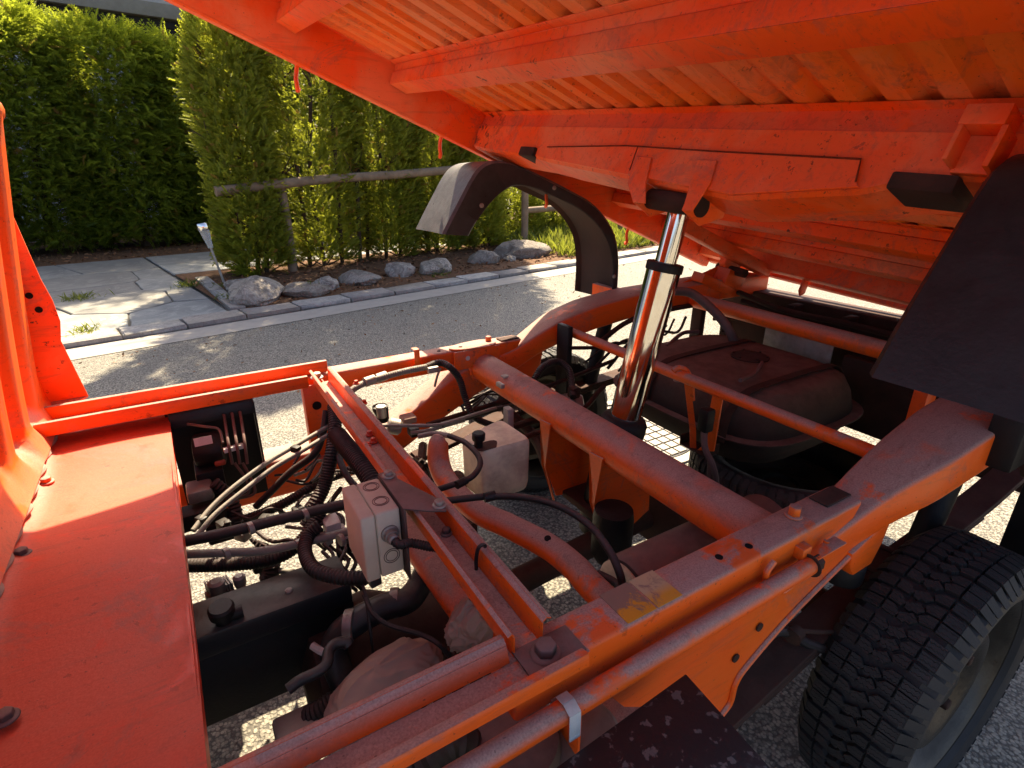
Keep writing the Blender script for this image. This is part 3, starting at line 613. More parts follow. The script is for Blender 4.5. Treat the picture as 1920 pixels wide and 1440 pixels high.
# main tube crossmember
A0 = np.array((.73, 0, .596)); rT = .043
b = MB(); b.cyl((A0[0], .405, A0[2]), (A0[0], 1.372, A0[2]), rT, 48); mt = b.build('crossmember_tube', M['orange'], T, ang=60)
b = MB(); n_ = 24; b.prism([(.735+.085*math.cos(t)*(1.25 if math.cos(t) < 0 else .55), 1.397+.036*math.sin(t), .661) for t in np.linspace(0, 2*math.pi, n_, endpoint=False)], (0, 0, .004)); fl = b.build('mounting_flange', M['orange'], mt, bevel=0.001)
b = MB(); b.span((.63, .78), (1.364, 1.370), (.605, .661)); b.build('flange_web', M['orange'], mt, bevel=0.002)
dots('bolt_hole', M['dark'], mt, [(.665, 1.395, .6645)], .006); dots('bolt_hole', M['white'], mt, [(.672, 1.3635, .638)], .007, -Y_)
MB().lathe([(rT+.0012, -.03), (rT+.0012, .03)], (A0[0], .792, A0[2]), Y_, 48, cap=False).build('stain_band', M['rust'], mt) if False else None
for yg, w in ((.992, .0), (.800, .0)):                # cylinder cradle cheeks below the tube
    b = MB(); b.prism([(.690, yg, .582), (.760, yg, .575), (.86, yg, .50), (.87, yg, .38), (.80, yg, .345), (.73, yg, .36), (.694, yg, .46)], (0, -.005, 0))
    gg = b.build('cradle_cheek', M['orange'], T, bevel=0.001, seg=1)
    b = MB(); b.prism([(.684, yg+.012, .585), (.684, yg-.034, .590), (.690, yg-.010, .46), (.724, yg-.003, .345), (.724, yg+.003, .345), (.690, yg+.010, .46)], (.004, 0, 0)); b.build('cheek_flange', M['orange'], gg, bevel=0.001, seg=1)
b = MB().span((.75, .87), (.80, .99), (.35, .37)); b.build('cradle_floor', M['rust'], T, bevel=0.004)
# slimmer tubes behind
b = MB().cyl((1.03, .41, .668), (1.03, 1.375, .668), .0145, 28); rt_ = b.build('brace_tube', M['orange'], T, ang=60)
MB().tube([(1.015, .90, .68), (1.03, .895, .687), (1.05, .885, .675), (1.06, .875, .64), (1.065, .87, .60)], .008, 8).build('strap', M['orange'], rt_)
b = MB().tube([(1.60, 1.36, .70), (1.60, .9, .695), (1.60, .42, .69)], .026, 28, 6); b.build('rear_tube', M['orange'], T, ang=60)
# near-side tube with end fitting
pts = [(-.35, .322, .618), (.14, .326, .618), (.40, .329, .618), (.708, .329, .618)]
b = MB().tube(pts, .0125, 24, 6); lk = b.build('locking_rod', M['orange'], T, ang=60)
MB().hexbolt((.705, .329, .618), X_, .0125, .02).build('end_nut', M['rust'], lk, bevel=0.002)
b = MB(); b.box((.705, .345, .634), (.022, .018, .02)); b.box((.75, .333, .628), (.075, .02, .003)); b.build('rod_lug', M['orange'], lk, bevel=0.003)
c_ = az(1066, 1335, .62)
b = MB(); b.sheet([(-.010, .012), (.003, .0150), (.0142, .010), (.0155, -.02), (.0155, -.026)], .0015, (c_[0]-.007, .3275, .618), -Y_, Z_, (.015, 0, 0)); b.build('clip', M['white'], lk, bevel=0.0008)
b = MB().box((.268, .342, .618), (.022, .006, .006)); b.build('small_pin', M['zinc'], lk, bevel=0.001)
# decal on the near rail
b = MB()
for k in (0, 1): b.span((.392+k*.049, .438+k*.049), (.352, .408), (.6605, .6612))
b = MB(); b.span((.372, .418), (.353, .406), (.6605, .6611)); b.build('warning_decal', M['decal'], T)
b = MB(); b.span((.421, .462), (.353, .406), (.6605, .6611)); b.build('warning_decal', M['decalpale'], T)
# long bent tube between the rails
S_ = [az(826, 822, .612), az(822, 832, .605), az(824, 872, .567), az(845, 912, .55), az(895, 958, .545), az(958, 988, .545), az(1030, 1026, .545), az(1080, 1066, .545), az(1110, 1100, .545), (.462, .415, .545)]
MB().tube(S_, [.012, .021, .0235, .0225, .0225, .0225, .0225, .0225, .0225, .0225, .0225], 24, 8).build('bent_tube', M['orange'], T, ang=60)
MB().lathe([(.006, 0), (.006, .0015)], az(1027, 1010, .566), unit((-.3, -.2, .93)), 14).build('tube_hole', M['dark'], T)
MB().tube([az(745, 975, .50), az(912, 1195, .50)], .027, 28, raw=True).build('cross_pipe', M['orange'], T, ang=60)

# ------------------------------------------------------------------ rear of cab and deck
def cabx(y, z):
    t = max(0, (z-.66)/.6); lean = -.300+.085*t**1.25
    ph = ((y-.31) % .135)/.135; r = max(0, 1-abs(ph-.5)/.30); r = min(1, r*2.2)*.030
    fl = 1/(1+math.exp(-(z-.735-.05*math.sin(y*9))/.012))
    return lean-r*fl*1.0-(.014 if z < .2 else 0)+.022*max(0, (.70-z)/.05 if .65 < z < .70 else 0)
ys = np.linspace(.20, 1.452, 150); zs = np.r_[np.linspace(.36, .62, 4), np.linspace(.64, .80, 16), np.linspace(.82, 1.25, 16)]
V = [(cabx(y, z), y, z) for z in zs for y in ys]; F = [(j*150+i, j*150+i+1, (j+1)*150+i+1, (j+1)*150+i) for j in range(len(zs)-1) for i in range(149)]
V2 = [(x-.04 if False else -.36+.07*max(0, (z-.66)/.6), y, z) for x, y, z in V]; k = len(V)
F2 = [tuple(q+k for q in f[::-1]) for f in F]
cab = MB().add(V+V2, F+F2).build('cab_rear_wall', M['orange'], T, ang=60)
MB().tube([(-.245, y, 1.255) for y in np.linspace(.2, 1.45, 8)], .027, 16, 3).build('top_bead', M['orange'], cab)
cp = [(-.302, .664), (-.262, .667), (-.226, .682), (-.236, .76), (-.243, .813), (-.234, .855), (-.236, .90), (-.244, .945), (-.252, 1.03), (-.262, 1.14), (-.245, 1.25), (-.34, 1.25), (-.345, .664)]
b = MB().prism([(x, 1.452, z) for x, z in cp], (0, .004, 0)); pn = b.build('corner_panel', M['bed'], cab, bevel=0.001)
dots('bolt_hole', M['dark'], pn, [(-.270, 1.4505, .914), (-.262, 1.4505, .884)], .0065, -Y_)
b = MB().prism([(-.302, 1.40, .664), (-.226, 1.452, .680), (-.30, 1.452, .680)], (0, 0, .004)); b.build('corner_foot', M['orange'], cab, bevel=0.001)
# deck sheet with shallow swages, front edge under the cab, rear edge folded down
nx, ny = 24, 90; xs = np.linspace(-.30, -.066, nx); ysd = np.linspace(.30, 1.392, ny)
def dz(x, y):
    w = .0085*math.sin((y-.3)*14.5)*(.45+.55*math.sin((x+.30)*9))+.003*mnoise.noise(Vector((x*6, y*5, 0)))
    return .630+w+.012*math.exp(-((x+.30)/.02)**2)
V = [(x+(.012*(y-.9) if x > -.1 else 0)*0-.016*(y-.45)*(x+.30)/.234, y, dz(x, y)) for x in xs for y in ysd]
F = [(i*ny+j, i*ny+j+1, (i+1)*ny+j+1, (i+1)*ny+j) for i in range(nx-1) for j in range(ny-1)]
V2 = [(x, y, z-.003) for x, y, z in V]; k = len(V); F += [tuple(q+k for q in f[::-1]) for f in F]
e0 = (nx-1)*ny; V += V2; F += [(e0+j, e0+j+1, e0+j+1+k, e0+j+k) for j in range(ny-1)]
deck = MB().add(V, F).build('deck_panel', M['red'], T, ang=40)
b = MB(); b.prism([(-.066, .30, .6285), (-.0835, 1.392, .6285), (-.0835, 1.392, .585), (-.066, .30, .585)], (-.003, 0, 0)); b.build('edge_fold', M['red'], deck)
for p in [az(88, 905, .632), az(42, 1040, .632), az(12, 1348, .632)]: MB().hexbolt(p, Z_, .0085, .009).build('bolt', M['steelgrey'] if p[1] < 1 else M['orange'], deck, bevel=0.0012)
sp_ = [(-.287+.004*math.sin(i*2.1), y, .643) for i, y in enumerate(np.linspace(.45, 1.39, 40))]
MB().tube(sp_, [.005+.0025*rng.random() for _ in range(40)], 8, 3).build('seam_sealant', M['cloth'], deck)

# ------------------------------------------------------------------ cargo bed, in its own tilted axes
BU = np.array((0.9301335, 0.02441522, -0.36640903)); BV = np.array((-0.00336761, 0.99831249, 0.05797262)); BW = np.array((0.36720612, -0.05268835, 0.92864611)); BO = np.array((.910, .9, 1.2587))
def bw(a, b, c): return BO+BU*a+BV*b+BW*c
BR = np.array([BU, BV, BW]).T
class BB(MB):
    def bspan(s, a, b, c): return s.box(bw((a[0]+a[1])/2, (b[0]+b[1])/2, (c[0]+c[1])/2), (a[1]-a[0], b[1]-b[0], c[1]-c[0]), BR)
    def hat(s, prof, v0, v1, th=.003): return s.sheet(prof, th, bw(0, v0, 0), BU, BW, BV*(v1-v0))
# corrugated floor
pr = []; v = -.742; pitch = .0704; ph0 = -.068
e = []; k0 = int((-.742-ph0)/pitch)-1
for k in range(k0, k0+24):
    c = ph0+k*pitch
    for dv, dw in ((-.019, 0), (-.009, .013), (.009, .013), (.019, 0)): 
        if -.742 < c+dv < .742: e.append((c+dv, dw))
prof = [(-.742, 0)]+e+[(.742, 0)]
b = BB(); b.sheet(prof, .002, bw(-1.05, 0, 0), BV, BW, BU*2.28); bed = b.build('cargo_bed', M['bedsheet'], T, ang=25)
b = BB().bspan((-1.05, 1.23), (-.742, .742), (.016, .024)); b.build('bed_top_sheet', M['bedsheet'], bed)
for sg in (-1, 1):                                    # side frames with an outward lip
    b = BB(); b.sheet([(sg*.742, .05), (sg*.742, -.004), (sg*.745, -.106), (sg*.748, -.112), (sg*.775, -.114)], .003*sg, bw(-1.06, 0, 0), BV, BW, BU*2.32); b.build('side_frame', M['bed'], bed, bevel=0.001)
    for hu in (-.545, -.115, .32, .75):
        q = [bw(hu, sg*.772, -.108), bw(hu+.004, sg*.778, -.125), bw(hu+.006, sg*.770, -.145), bw(hu+.012, sg*.766, -.160), bw(hu+.017, sg*.774, -.168), bw(hu+.02, sg*.782, -.162)]
        BB().tube(q, .0055, 10, 5).build('tie_hook', M['bed'], bed)
for u0, d, wd_ in ((-.92, .05, .05), (-.615, .05, .05), (-.315, .054, .055), (.285, .054, .055), (.585, .056, .05), (.885, .056, .05)):
    b = BB(); b.hat([(u0-.022, -.002), (u0-.004, -.003), (u0, -.020), (u0-.005, -.024), (u0-.003, -d), (u0+wd_-.006, -d-.004), (u0+wd_, -.004), (u0+wd_+.02, -.002)], -.738, .738); b.build('crossmember', M['bed'], bed, bevel=0.002)
# main lifting beam: flange, deep front face, bottom, rear face
vs = [-.738, -.574, -.5, -.455, -.252, -.098, .30, .39, .663, .738]; ds = [-.094, -.096, -.110, -.125, -.157, -.148, -.126, -.118, -.110, -.104]
b = BB(); rings = []
for v_, d_ in zip(vs, ds): rings.append([bw(-.03, v_, -.002), bw(-.012, v_, -.006), bw(-.018, v_, -.034), bw(-.022, v_, -.040), bw(-.02, v_, d_+.006), bw(-.012, v_, d_), bw(.085, v_, d_-.004), bw(.095, v_, d_+.006), bw(.098, v_, -.004), bw(.098, v_, -.001)])
b.loft(rings); beam = b.build('lifting_beam', M['beam'], bed, ang=30)
b = BB(); b.prism([bw(-.022, .335, -.092), bw(-.022, .05, -.079), bw(-.022, -.17, -.081), bw(-.022, -.44, -.081), bw(-.022, -.447, -.1115), bw(-.022, -.455, -.119), bw(-.022, -.252, -.1505), bw(-.022, -.098, -.1425), bw(-.022, .30, -.121)], BU*-.0045); b.build('reinforcing_plate', M['bed'], beam, bevel=0.0012, seg=1)
BB().tube([bw(-.0268, .335, -.0915), bw(-.0268, .05, -.0782), bw(-.0268, -.17, -.0802), bw(-.0268, -.44, -.0802), bw(-.0268, -.4475, -.112)], .0014, 6, raw=True).build('weld_seam', M['weld'], beam)
BB().tube([bw(-.0268, .015, -.080), bw(-.0268, .012, -.128)], .0011, 6, raw=True).build('weld_seam', M['weld'], beam)
for pl_, xs_ in (([(.006, -.100), (-.039, -.100), (-.050, -.150), (-.070, -.189), (-.036, -.190), (.0, -.155)], .02), ([(-.156, -.098), (-.198, -.097), (-.204, -.137), (-.190, -.189), (-.168, -.190), (-.160, -.140)], .02)):
    b = BB(); b.prism([bw(-.031, v_, w_) for v_, w_ in pl_], BU*.004); lg = b.build('cylinder_bracket', M['bed'], beam, bevel=0.001, seg=1)
    vv = -.038 if pl_[0][0] > -.1 else -.165
    b = BB(); b.prism([bw(-.03, vv, -.145), bw(-.03, vv, -.190), bw(.03, vv, -.20), bw(.085, vv, -.165), bw(.085, vv, -.15)], BV*(.004 if vv > -.1 else -.004)); b.build('bracket_cheek', M['bed'], beam, bevel=0.001, seg=1)
BB().cyl(bw(.012, -.032, -.168), bw(.012, -.172, -.168), .020, 24).build('pivot_pin', M['rust'], beam)
for v0, v1 in ((.385, .455), (-.57, -.49)): BB().bspan((-.030, .045), (v0, v1), (-.118, -.094)).build('rubber_pad', M['rust'], beam, bevel=0.004)
b = BB(); b.bspan((-.062, -.02), (-.600, -.553), (-.046, -.022)); b.bspan((-.062, -.02), (-.605, -.598), (-.094, -.046)); b.bspan((-.062, -.02), (-.560, -.554), (-.088, -.046)); b.bspan((-.030, -.02), (-.600, -.556), (-.092, -.046)); b.build('stake_pocket', M['bed'], beam, bevel=0.0015)
# longitudinal frame of the bed toward the hinge, tail beam, hinge blocks
for sg in (-1, 1):
    b = BB(); b.bspan((.60, 1.20), sorted((sg*.40, sg*.46)), (-.10, -.058)); b.build('sub_beam', M['bed'], bed, bevel=0.004)
    b = BB(); b.prism([bw(.98, sg*.46, -.06), bw(1.10, sg*.46, -.06), bw(1.08, sg*.46, -.135), bw(1.03, sg*.46, -.155), bw(.99, sg*.46, -.12)], BV*(.03*sg)); b.build('hinge_plate', M['bed'], bed, bevel=0.003)
    b = BB().cyl(bw(1.035, sg*.39, -.13), bw(1.035, sg*.52, -.13), .016, 20); b.build('hinge_pin', M['rust'], bed)
    h0 = bw(1.035, sg*.46, -.13)
    b = MB(); b.box(h0+np.array((.0, 0, -.035)), (.11, .06, .06), BR); b.box(h0+np.array((-.09, 0, -.045)), (.20, .055, .035), BR); b.prism([h0+np.array((-.22, .03*sg, -.03)), h0+np.array((.04, .03*sg, .03)), h0+np.array((.05, .03*sg, -.09)), h0+np.array((-.20, .03*sg, -.08))], (0, .005*sg, 0)); b.box(h0+np.array((-.01, 0, -.075)), (.08, .045, .05)); b.build('hinge_block', M['orange'], T, bevel=0.005)
b = BB(); b.hat([(1.16, -.002), (1.165, -.075), (1.215, -.078), (1.225, -.002)], -.742, .742); b.build('tail_beam', M['bed'], bed, bevel=0.002)
b = BB(); b.hat([(1.245, .30), (1.245, -.085), (1.27, -.09)], -.745, .745); b.build('tailgate', M['bed'], bed, bevel=0.002)
for v_ in (.26, -.36): 
    b = BB(); b.prism([bw(1.20, v_, -.075), bw(1.24, v_, -.078), bw(1.245, v_, -.12), bw(1.225, v_, -.135), bw(1.205, v_, -.12)], BV*.008); b.build('latch_lug', M['bed'], bed, bevel=0.001)

b = MB(); b.box((1.20, .285, .715), (.09, .05, .10)); b.build('mudguard_mount', M['black'], T, bevel=.006)
# ------------------------------------------------------------------ lifting cylinder
c0, c1 = np.array((.835, .90, .46)), np.array((.942, .862, 1.098)); ca = unit(c1-c0); ln = np.linalg.norm(c1-c0)
hyd = MB().lathe([(.0375, .10), (.0375, ln*.757)], c0, ca, 48).build('lifting_cylinder', M['chrome'], T, ang=50)
MB().lathe([(.040, ln*.757), (.0405, ln*.762), (.0405, ln*.782), (.039, ln*.786)], c0, ca, 40).build('collar', M['black'], hyd)
MB().lathe([(.0235, ln*.78), (.0235, ln*.985)], c0, ca, 40).build('inner_stage', M['chrome'], hyd, ang=50)
MB().lathe([(.026, ln*.985), (.026, ln*1.02)], c0, ca, 24).build('rod_eye', M['rust'], hyd)
MB().lathe([(.050, -.16), (.054, .08), (.057, .10), (.057, .125), (.050, .137), (.040, .14)], c0, ca, 40).build('outer_sleeve', M['black'], hyd, ang=50)
MB().lathe([(.03, -.2), (.045, -.185), (.045, -.16)], c0, ca, 24).build('base_cap', M['black'], hyd)

# ------------------------------------------------------------------ mudguards
C_ = [(.672, .975), (.70, 1.02), (.738, 1.078), (.772, 1.128), (.802, 1.158), (.845, 1.172), (.91, 1.166), (1.02, 1.128), (1.12, 1.088), (1.214, 1.046), (1.285, .99), (1.33, .93), (1.352, .86), (1.358, .78), (1.358, .695)]
S_ = [(.752, .966), (.772, .996), (.800, 1.030), (.830, 1.060), (.862, 1.085), (.90, 1.103), (.945, 1.104), (1.02, 1.088), (1.10, 1.058), (1.18, 1.022), (1.25, .972), (1.298, .915), (1.325, .85), (1.332, .77), (1.332, .695)]
for side in (0, 1):
    f = (lambda y: y) if side else mir
    yi, yo = f(1.50), f(1.735)
    outr = [(f2[0]+.012, f2[1]-.004) for f2 in C_]
    th = .004; b = MB(); n_ = len(C_)
    CC = list(C_)
    if not side: CC[0:3] = [(.640, .940), (.678, 1.000), (.728, 1.070)]
    cs = spline([(x, 0, z) for x, z in CC], 4); ss = spline([(x, 0, z) for x, z in S_], 4); m = len(cs)
    rows = []
    for i in range(m):
        c = cs[i]; q = ss[i]; nrm_ = unit(q-c)
        row = [(q[0], yi, q[2]), (c[0]+nrm_[0]*.008, yi, c[2]+nrm_[2]*.008), (c[0], yi+(yo-yi)*.03, c[2])]
        row += [(c[0]+.006*t, yi+(yo-yi)*t, c[2]-.006*t*t) for t in (.25, .5, .75, .95)]
        row += [(c[0]+.006+nrm_[0]*.02, yo, c[2]+nrm_[2]*.02)]
        row2 = [(x+nrm_[0]*th, y+((yo-yi)*.014 if k < 2 else 0), z+nrm_[2]*th) for k, (x, y, z) in enumerate(row)]
        rows.append(row+row2[::-1])
    b.loft(rows); mg = b.build('mudguard', M['guard_lit'] if side else M['guard'], T, ang=40)
    b = MB(); b.box((1.345, f(1.44), .70), (.03, .16, .035)); b.box((1.35, f(1.56), .72), (.035, .12, .05)); b.build('mudguard_bracket', M['orange'], T, bevel=0.003)
    if not side: b = MB(); b.span((1.352, 1.360), sorted((f(1.51), f(1.73))), (.27, .72)); b.build('mud_flap', M['black'], T, bevel=.002)
    lv = []; kk = 8
    for i in range(m):
        q_ = np.array(rows[i][8:][::-1]); nn_ = unit(ss[i]-cs[i]); lv += [tuple(v_+nn_*.0012+np.array((0, (yo-yi)*.01 if j_ < 3 else 0, 0))) for j_, v_ in enumerate(q_[1:])]
    w_ = 7; MB().add(lv, [(i*w_+j_, i*w_+j_+1, (i+1)*w_+j_+1, (i+1)*w_+j_) for i in range(m-1) for j_ in range(w_-1)]).build('inner_liner', M['guard_in'], mg, ang=40)
    for t in (8, 30, 52):
        p = (ss[t][0]-.0, yi, ss[t][2]+.02); MB().hexbolt(p, (0, -1 if side else 1, 0), .005, .005).build('screw', M['zinc'], mg)
# black lid of the side box, close by
lid = MB(); zl = .598
q = [az(1286, 1262, zl), az(1455, 1450, zl), az(1300, 1700, zl), az(700, 1750, zl), az(1030, 1447, zl)]
lid.prism(q, (0, 0, -.006)); lo = lid.build('side_box_lid', M['lid'], T, bevel=0.002)
cc_ = np.mean(q, 0); q2 = [cc_+(p-cc_)*.93+np.array((0, 0, -.007)) for p in q]
MB().prism(q2, (0, 0, -.05)).build('side_box', M['black'], T, bevel=0.004)
# ------------------------------------------------------------------ wheels
m, n, p = nodes_of('tyre_tread'); at = N(n, 'ShaderNodeAttribute', attribute_name='tread'); sp = n.nodes.new('ShaderNodeSeparateXYZ'); L(n, at.outputs['Vector'], sp.inputs[0])
zig = math_(n, 'PINGPONG', math_(n, 'MULTIPLY', sp.outputs[1], 9.0), 0.5)
ph = math_(n, 'FRACT', math_(n, 'ADD', math_(n, 'MULTIPLY', sp.outputs[0], 3.0), math_(n, 'MULTIPLY', zig, 0.55)))
sipe = ramp(n, ph, [(0.0, 0.0), (0.10, 1.0), (0.90, 1.0), (1.0, 0.0)])
L(n, mix(n, ramp(n, nz(n, 13, 6), [(0.35, 0.0), (0.7, 1.0)]), (0.010, 0.010, 0.010), (0.022, 0.020, 0.019)), p.inputs['Base Color']); p.inputs['Roughness'].default_value = 0.7
bump(n, p, math_(n, 'ADD', sipe, math_(n, 'MULTIPLY', nz(n, 260, 3), 0.25)), 1.0, 0.0025); M['tread'] = m
M['tread_dusty'] = M['tread'].copy(); 
for nd in M['tread_dusty'].node_tree.nodes:
    if nd.type == 'MIX' and not nd.inputs[6].is_linked: nd.inputs[6].default_value = (.035, .027, .024, 1); nd.inputs[7].default_value = (.085, .062, .054, 1)
def wheel(c, ax_, par, name='wheel', rim=True, R0=.275, W=.063, tm='tread'):
    ax_ = unit(ax_); u = unit(np.cross(Z_, ax_)) if abs(ax_[2]) < .9 else X_; w = np.cross(ax_, u); c = np.array(c, float)
    W2 = W+.016; r = R0-.009
    prof = [(.203, -W2*.82), (.210, -W2*.95), (.235, -W2*1.03), (.253, -W2*.97), (r-.008, -W*1.02), (r, -W*.90), (r+.001, 0), (r, W*.90), (r-.008, W*1.02), (.253, W2*.97), (.235, W2*1.03), (.210, W2*.95), (.203, W2*.82)]
    wh = empty_part(name, c, par)
    b = MB().lathe(prof, c, ax_, 96, cap=False); V = list(b.v); F = list(b.f); A = [(0, 0, 0)]*len(V)
    P3 = lambda ang, h, rad: c+ax_*h+rad*(math.cos(ang)*u+math.sin(ang)*w)
    NP = 70; dp = 2*math.pi/NP
    shapes = []
    for k in range(NP):
        j = dp*(.10*math.sin(k*2.3)); a = k*dp+j
        for sg, off in ((1, 0.0), (-1, .5)):
            o_ = a+off*dp
            shapes.append((o_, [(.06, .60), (.82, .60), (.90, 1.0), (.12, 1.0)], sg, True))
            shapes.append((o_, [(.02, .33), (.42, .16), (.80, .24), (.74, .56), (.0, .56)], sg, False))
            if k % 1 == 0: shapes.append((o_+.45*dp, [(-.02, .05), (.38, -.10), (.74, -.06), (.78, .12), (.36, .24)] if sg > 0 else [(-.02, .02), (.3, -.10), (.7, -.02), (.72, .20), (.34, .22)], sg, False) if sg > 0 else (o_, [(.1, .02), (.5, -.07), (.86, .04), (.78, .16), (.3, .2)], sg, False))
    for a, poly, sg, sh in shapes:
        k0_ = len(V); n_ = len(poly); ctr = np.mean(poly, 0)
        for rad, sc in ((r-.003, 1.02), (R0, .93)):
            for q in poly:
                qq = ctr+(np.array(q)-ctr)*sc; V.append(tuple(P3(a+qq[0]*dp, sg*qq[1]*W, rad-(.004 if qq[1] > .9 else 0)))); A.append((qq[0], qq[1], 0))
        F.append(tuple(range(k0_+n_, k0_+2*n_))[::sg]); F += [(k0_+i, k0_+(i+1) % n_, k0_+(i+1) % n_+n_, k0_+i+n_)[::sg] for i in range(n_)]
        if sh:                                        # lug running down the side wall
            k1 = len(V); pts_ = [(.14, W*.97, R0-.005), (.88, W*.97, R0-.005), (.84, W2*1.0, R0-.028), (.2, W2*1.0, R0-.028)]
            for d_ in (0, .003):
                for q in pts_: V.append(tuple(P3(a+q[0]*dp, sg*(q[1]+d_), q[2]))); A.append((0, 0, 0))
            F.append(tuple(k1+4+i for i in range(4))[::sg]); F += [(k1+i, k1+(i+1) % 4, k1+(i+1) % 4+4, k1+i+4)[::sg] for i in range(4)]
    V = np.array(V)-c; me = bpy.data.meshes.new('tyre'); me.from_pydata([tuple(q) for q in V], [], F)
    at_ = me.attributes.new('tread', 'FLOAT_VECTOR', 'POINT'); at_.data.foreach_set('vector', np.array(A, float).ravel().astype(np.float32))
    bm = bmesh.new(); bm.from_mesh(me); bmesh.ops.recalc_face_normals(bm, faces=bm.faces); bm.to_mesh(me); bm.free()
    me.polygons.foreach_set('use_smooth', [True]*len(me.polygons)); me.set_sharp_from_angle(angle=R(30)); me.materials.append(M[tm])
    link(bpy.data.objects.new('tyre', me), wh, c)
    if rim:
        o = W2
        b = MB().lathe([(0.2020, -o*.8), (0.2111, -o*.85), (0.2134, -o*.80), (0.1952, -o*.6), (0.1816, -.02), (0.1816, .02), (0.1930, o*.5), (0.2088, o*.72), (0.2157, o*.82), (0.2122, o*.86), (0.2020, o*.80), (0.1930, o*.60), (0.1850, o*.42), (0.1702, o*.18), (0.1532, o*.22), (0.1339, o*.52), (0.1192, o*.66), (0.0999, o*.62), (0.0840, o*.40), (0.0681, o*.36), (0.0511, o*.36), (0.0477, o*.5), (0.0340, o*.58), (0.0000, o*.6)], c, ax_, 72, cap=False)
        b.build('rim', M['rim'], wh, ang=40)
        for i in range(4):
            a = i*math.pi/2+.5; MB().hexbolt(P3(a, o*.38, .071), ax_, .0115, .016, washer=False).build('wheel_nut', M['rust'], wh, bevel=.0015, seg=1)
        for i in range(10):
            a = i*math.pi/5; q = [P3(a+.10*math.cos(t), o*.30, .158+.009*math.sin(t)) for t in np.linspace(0, 2*math.pi, 12, endpoint=False)]
            MB().prism(q, ax_*.003).build('vent_hole', M['dark'], wh)
    return wh
def empty_part(name, p, par):
    o = bpy.data.objects.new(name, None); o.empty_display_size = .1; return link(o, par, p)
WX, WZ = 1.052, .276
wn = wheel((WX, .253, WZ), -Y_, T)
wf = wheel((WX, mir(.253), WZ), Y_, T)
spw = wheel((1.46, .82, .285), -Z_, T, 'spare_wheel', True, tm='tread_dusty')
# rear axle and leaf springs
b = MB().lathe([(.035, -.56), (.035, -.18), (.075, -.10), (.115, -.04), (.115, .06), (.075, .11), (.035, .18), (.035, .56)], (WX, CY, WZ), Y_, 28); b.build('rear_axle', M['rust'], T, ang=40)
for f in (lambda y: y, mir):
    spring = empty_part('leaf_spring', (WX, f(.362), .4), T)
    for k, (xa, xb) in enumerate(((.40, 1.75), (.50, 1.62), (.68, 1.42))):
        xs_ = np.linspace(xa, xb, 16); zz_ = [np.interp(x, [.40, .645, .906, 1.16, 1.45, 1.75], [.30, .352, .412, .43, .45, .50])-k*.0085 for x in xs_]
        b = MB(); b.loft([[(x, f(.332), z), (x, f(.332), z+.007), (x, f(.392), z+.007), (x, f(.392), z)] for x, z in zip(xs_, zz_)]); b.build('leaf', M['rust'], spring, bevel=.0015, seg=1)
    b = MB().box((WX, f(.362), .435), (.13, .085, .02)); b.box((WX, f(.362), .365), (.12, .075, .03)); b.build('spring_seat', M['rust'], spring, bevel=.003)
    for dx in (-.045, .045): MB().tube([(WX+dx, f(.325), .35), (WX+dx, f(.325), .44), (WX+dx, f(.335), .453), (WX+dx, f(.389), .453), (WX+dx, f(.399), .44), (WX+dx, f(.399), .35)], .0055, 8, 4).build('u_bolt', M['rust'], spring)
    b = MB().box((.40, f(.362), .305), (.05, .05, .05)); b.build('spring_eye', M['rust'], spring, bevel=.008)
    b = MB().box((1.72, f(.362), .59), (.03, .05, .17)); b.build('shackle', M['rust'], spring, bevel=.006)
    b = MB().tube([(1.25, f(.36), .66), (1.18, f(.36), .40)], .024, 16, raw=True); b.build('shock_absorber', M['black'], T)
b = MB().lathe([(.04, 0), (.055, .008), (.055, .018), (.02, .03), (.02, .05)], (1.33, .285, .655), -Y_, 20); b.build('rubber_mount', M['rust'], T)
# brake line on the near spring
MB().tube([az(1390, 1235, .40), az(1440, 1190, .42), az(1480, 1185, .42), az(1510, 1205, .40), az(1570, 1225, .38)], .009, 10).build('brake_hose', M['hose'], T)
MB().lathe([(.014, -.01), (.014, .01)], az(1490, 1190, .42), unit((1, .2, 0)), 14).build('hose_clamp', M['rust'], T)
MB().tube([az(1480, 1180, .43), az(1540, 1185, .42), az(1600, 1180, .41)], .004, 8).build('brake_line', M['rust'], T)

# ------------------------------------------------------------------ fuel tank
def sup(x0, x1, y0, y1, z, ins, n_=44, e=.5, skew=0.0):
    out = []
    for t in np.linspace(0, 2*math.pi, n_, endpoint=False):
        c_, s_ = math.cos(t), math.sin(t); x = math.copysign(abs(c_)**e, c_); y = math.copysign(abs(s_)**e, s_)
        out.append(((x0+x1)/2+x*((x1-x0)/2-ins), (y0+y1)/2+y*((y1-y0)/2-ins), z))
    return out
X0, X1, Y0, Y1 = 1.12, 1.64, .70, 1.28
def ztop(x, y, z): return z
rings = [sup(X0, X1, Y0, Y1, .405, .14), sup(X0, X1, Y0, Y1, .41, .07), sup(X0, X1, Y0, Y1, .43, .03), sup(X0, X1, Y0, Y1, .49, .0), sup(X0, X1, Y0, Y1, .52, .0), sup(X0, X1, Y0, Y1, .57, .012), sup(X0, X1, Y0, Y1, .605, .03), sup(X0, X1, Y0, Y1, .618, .055), sup(X0, X1, Y0, Y1, .6235, .09), sup(X0, X1, Y0, Y1, .625, .18)]
tk = MB().loft(rings).build('fuel_tank', M['tank'], T, ang=50)
fr = [sup(X0-.025, X1+.025, Y0-.025, Y1+.025, .508, .0), sup(X0-.025, X1+.025, Y0-.025, Y1+.025, .514, .0)]
MB().loft(fr).build('tank_flange', M['tank'], tk, bevel=.002)
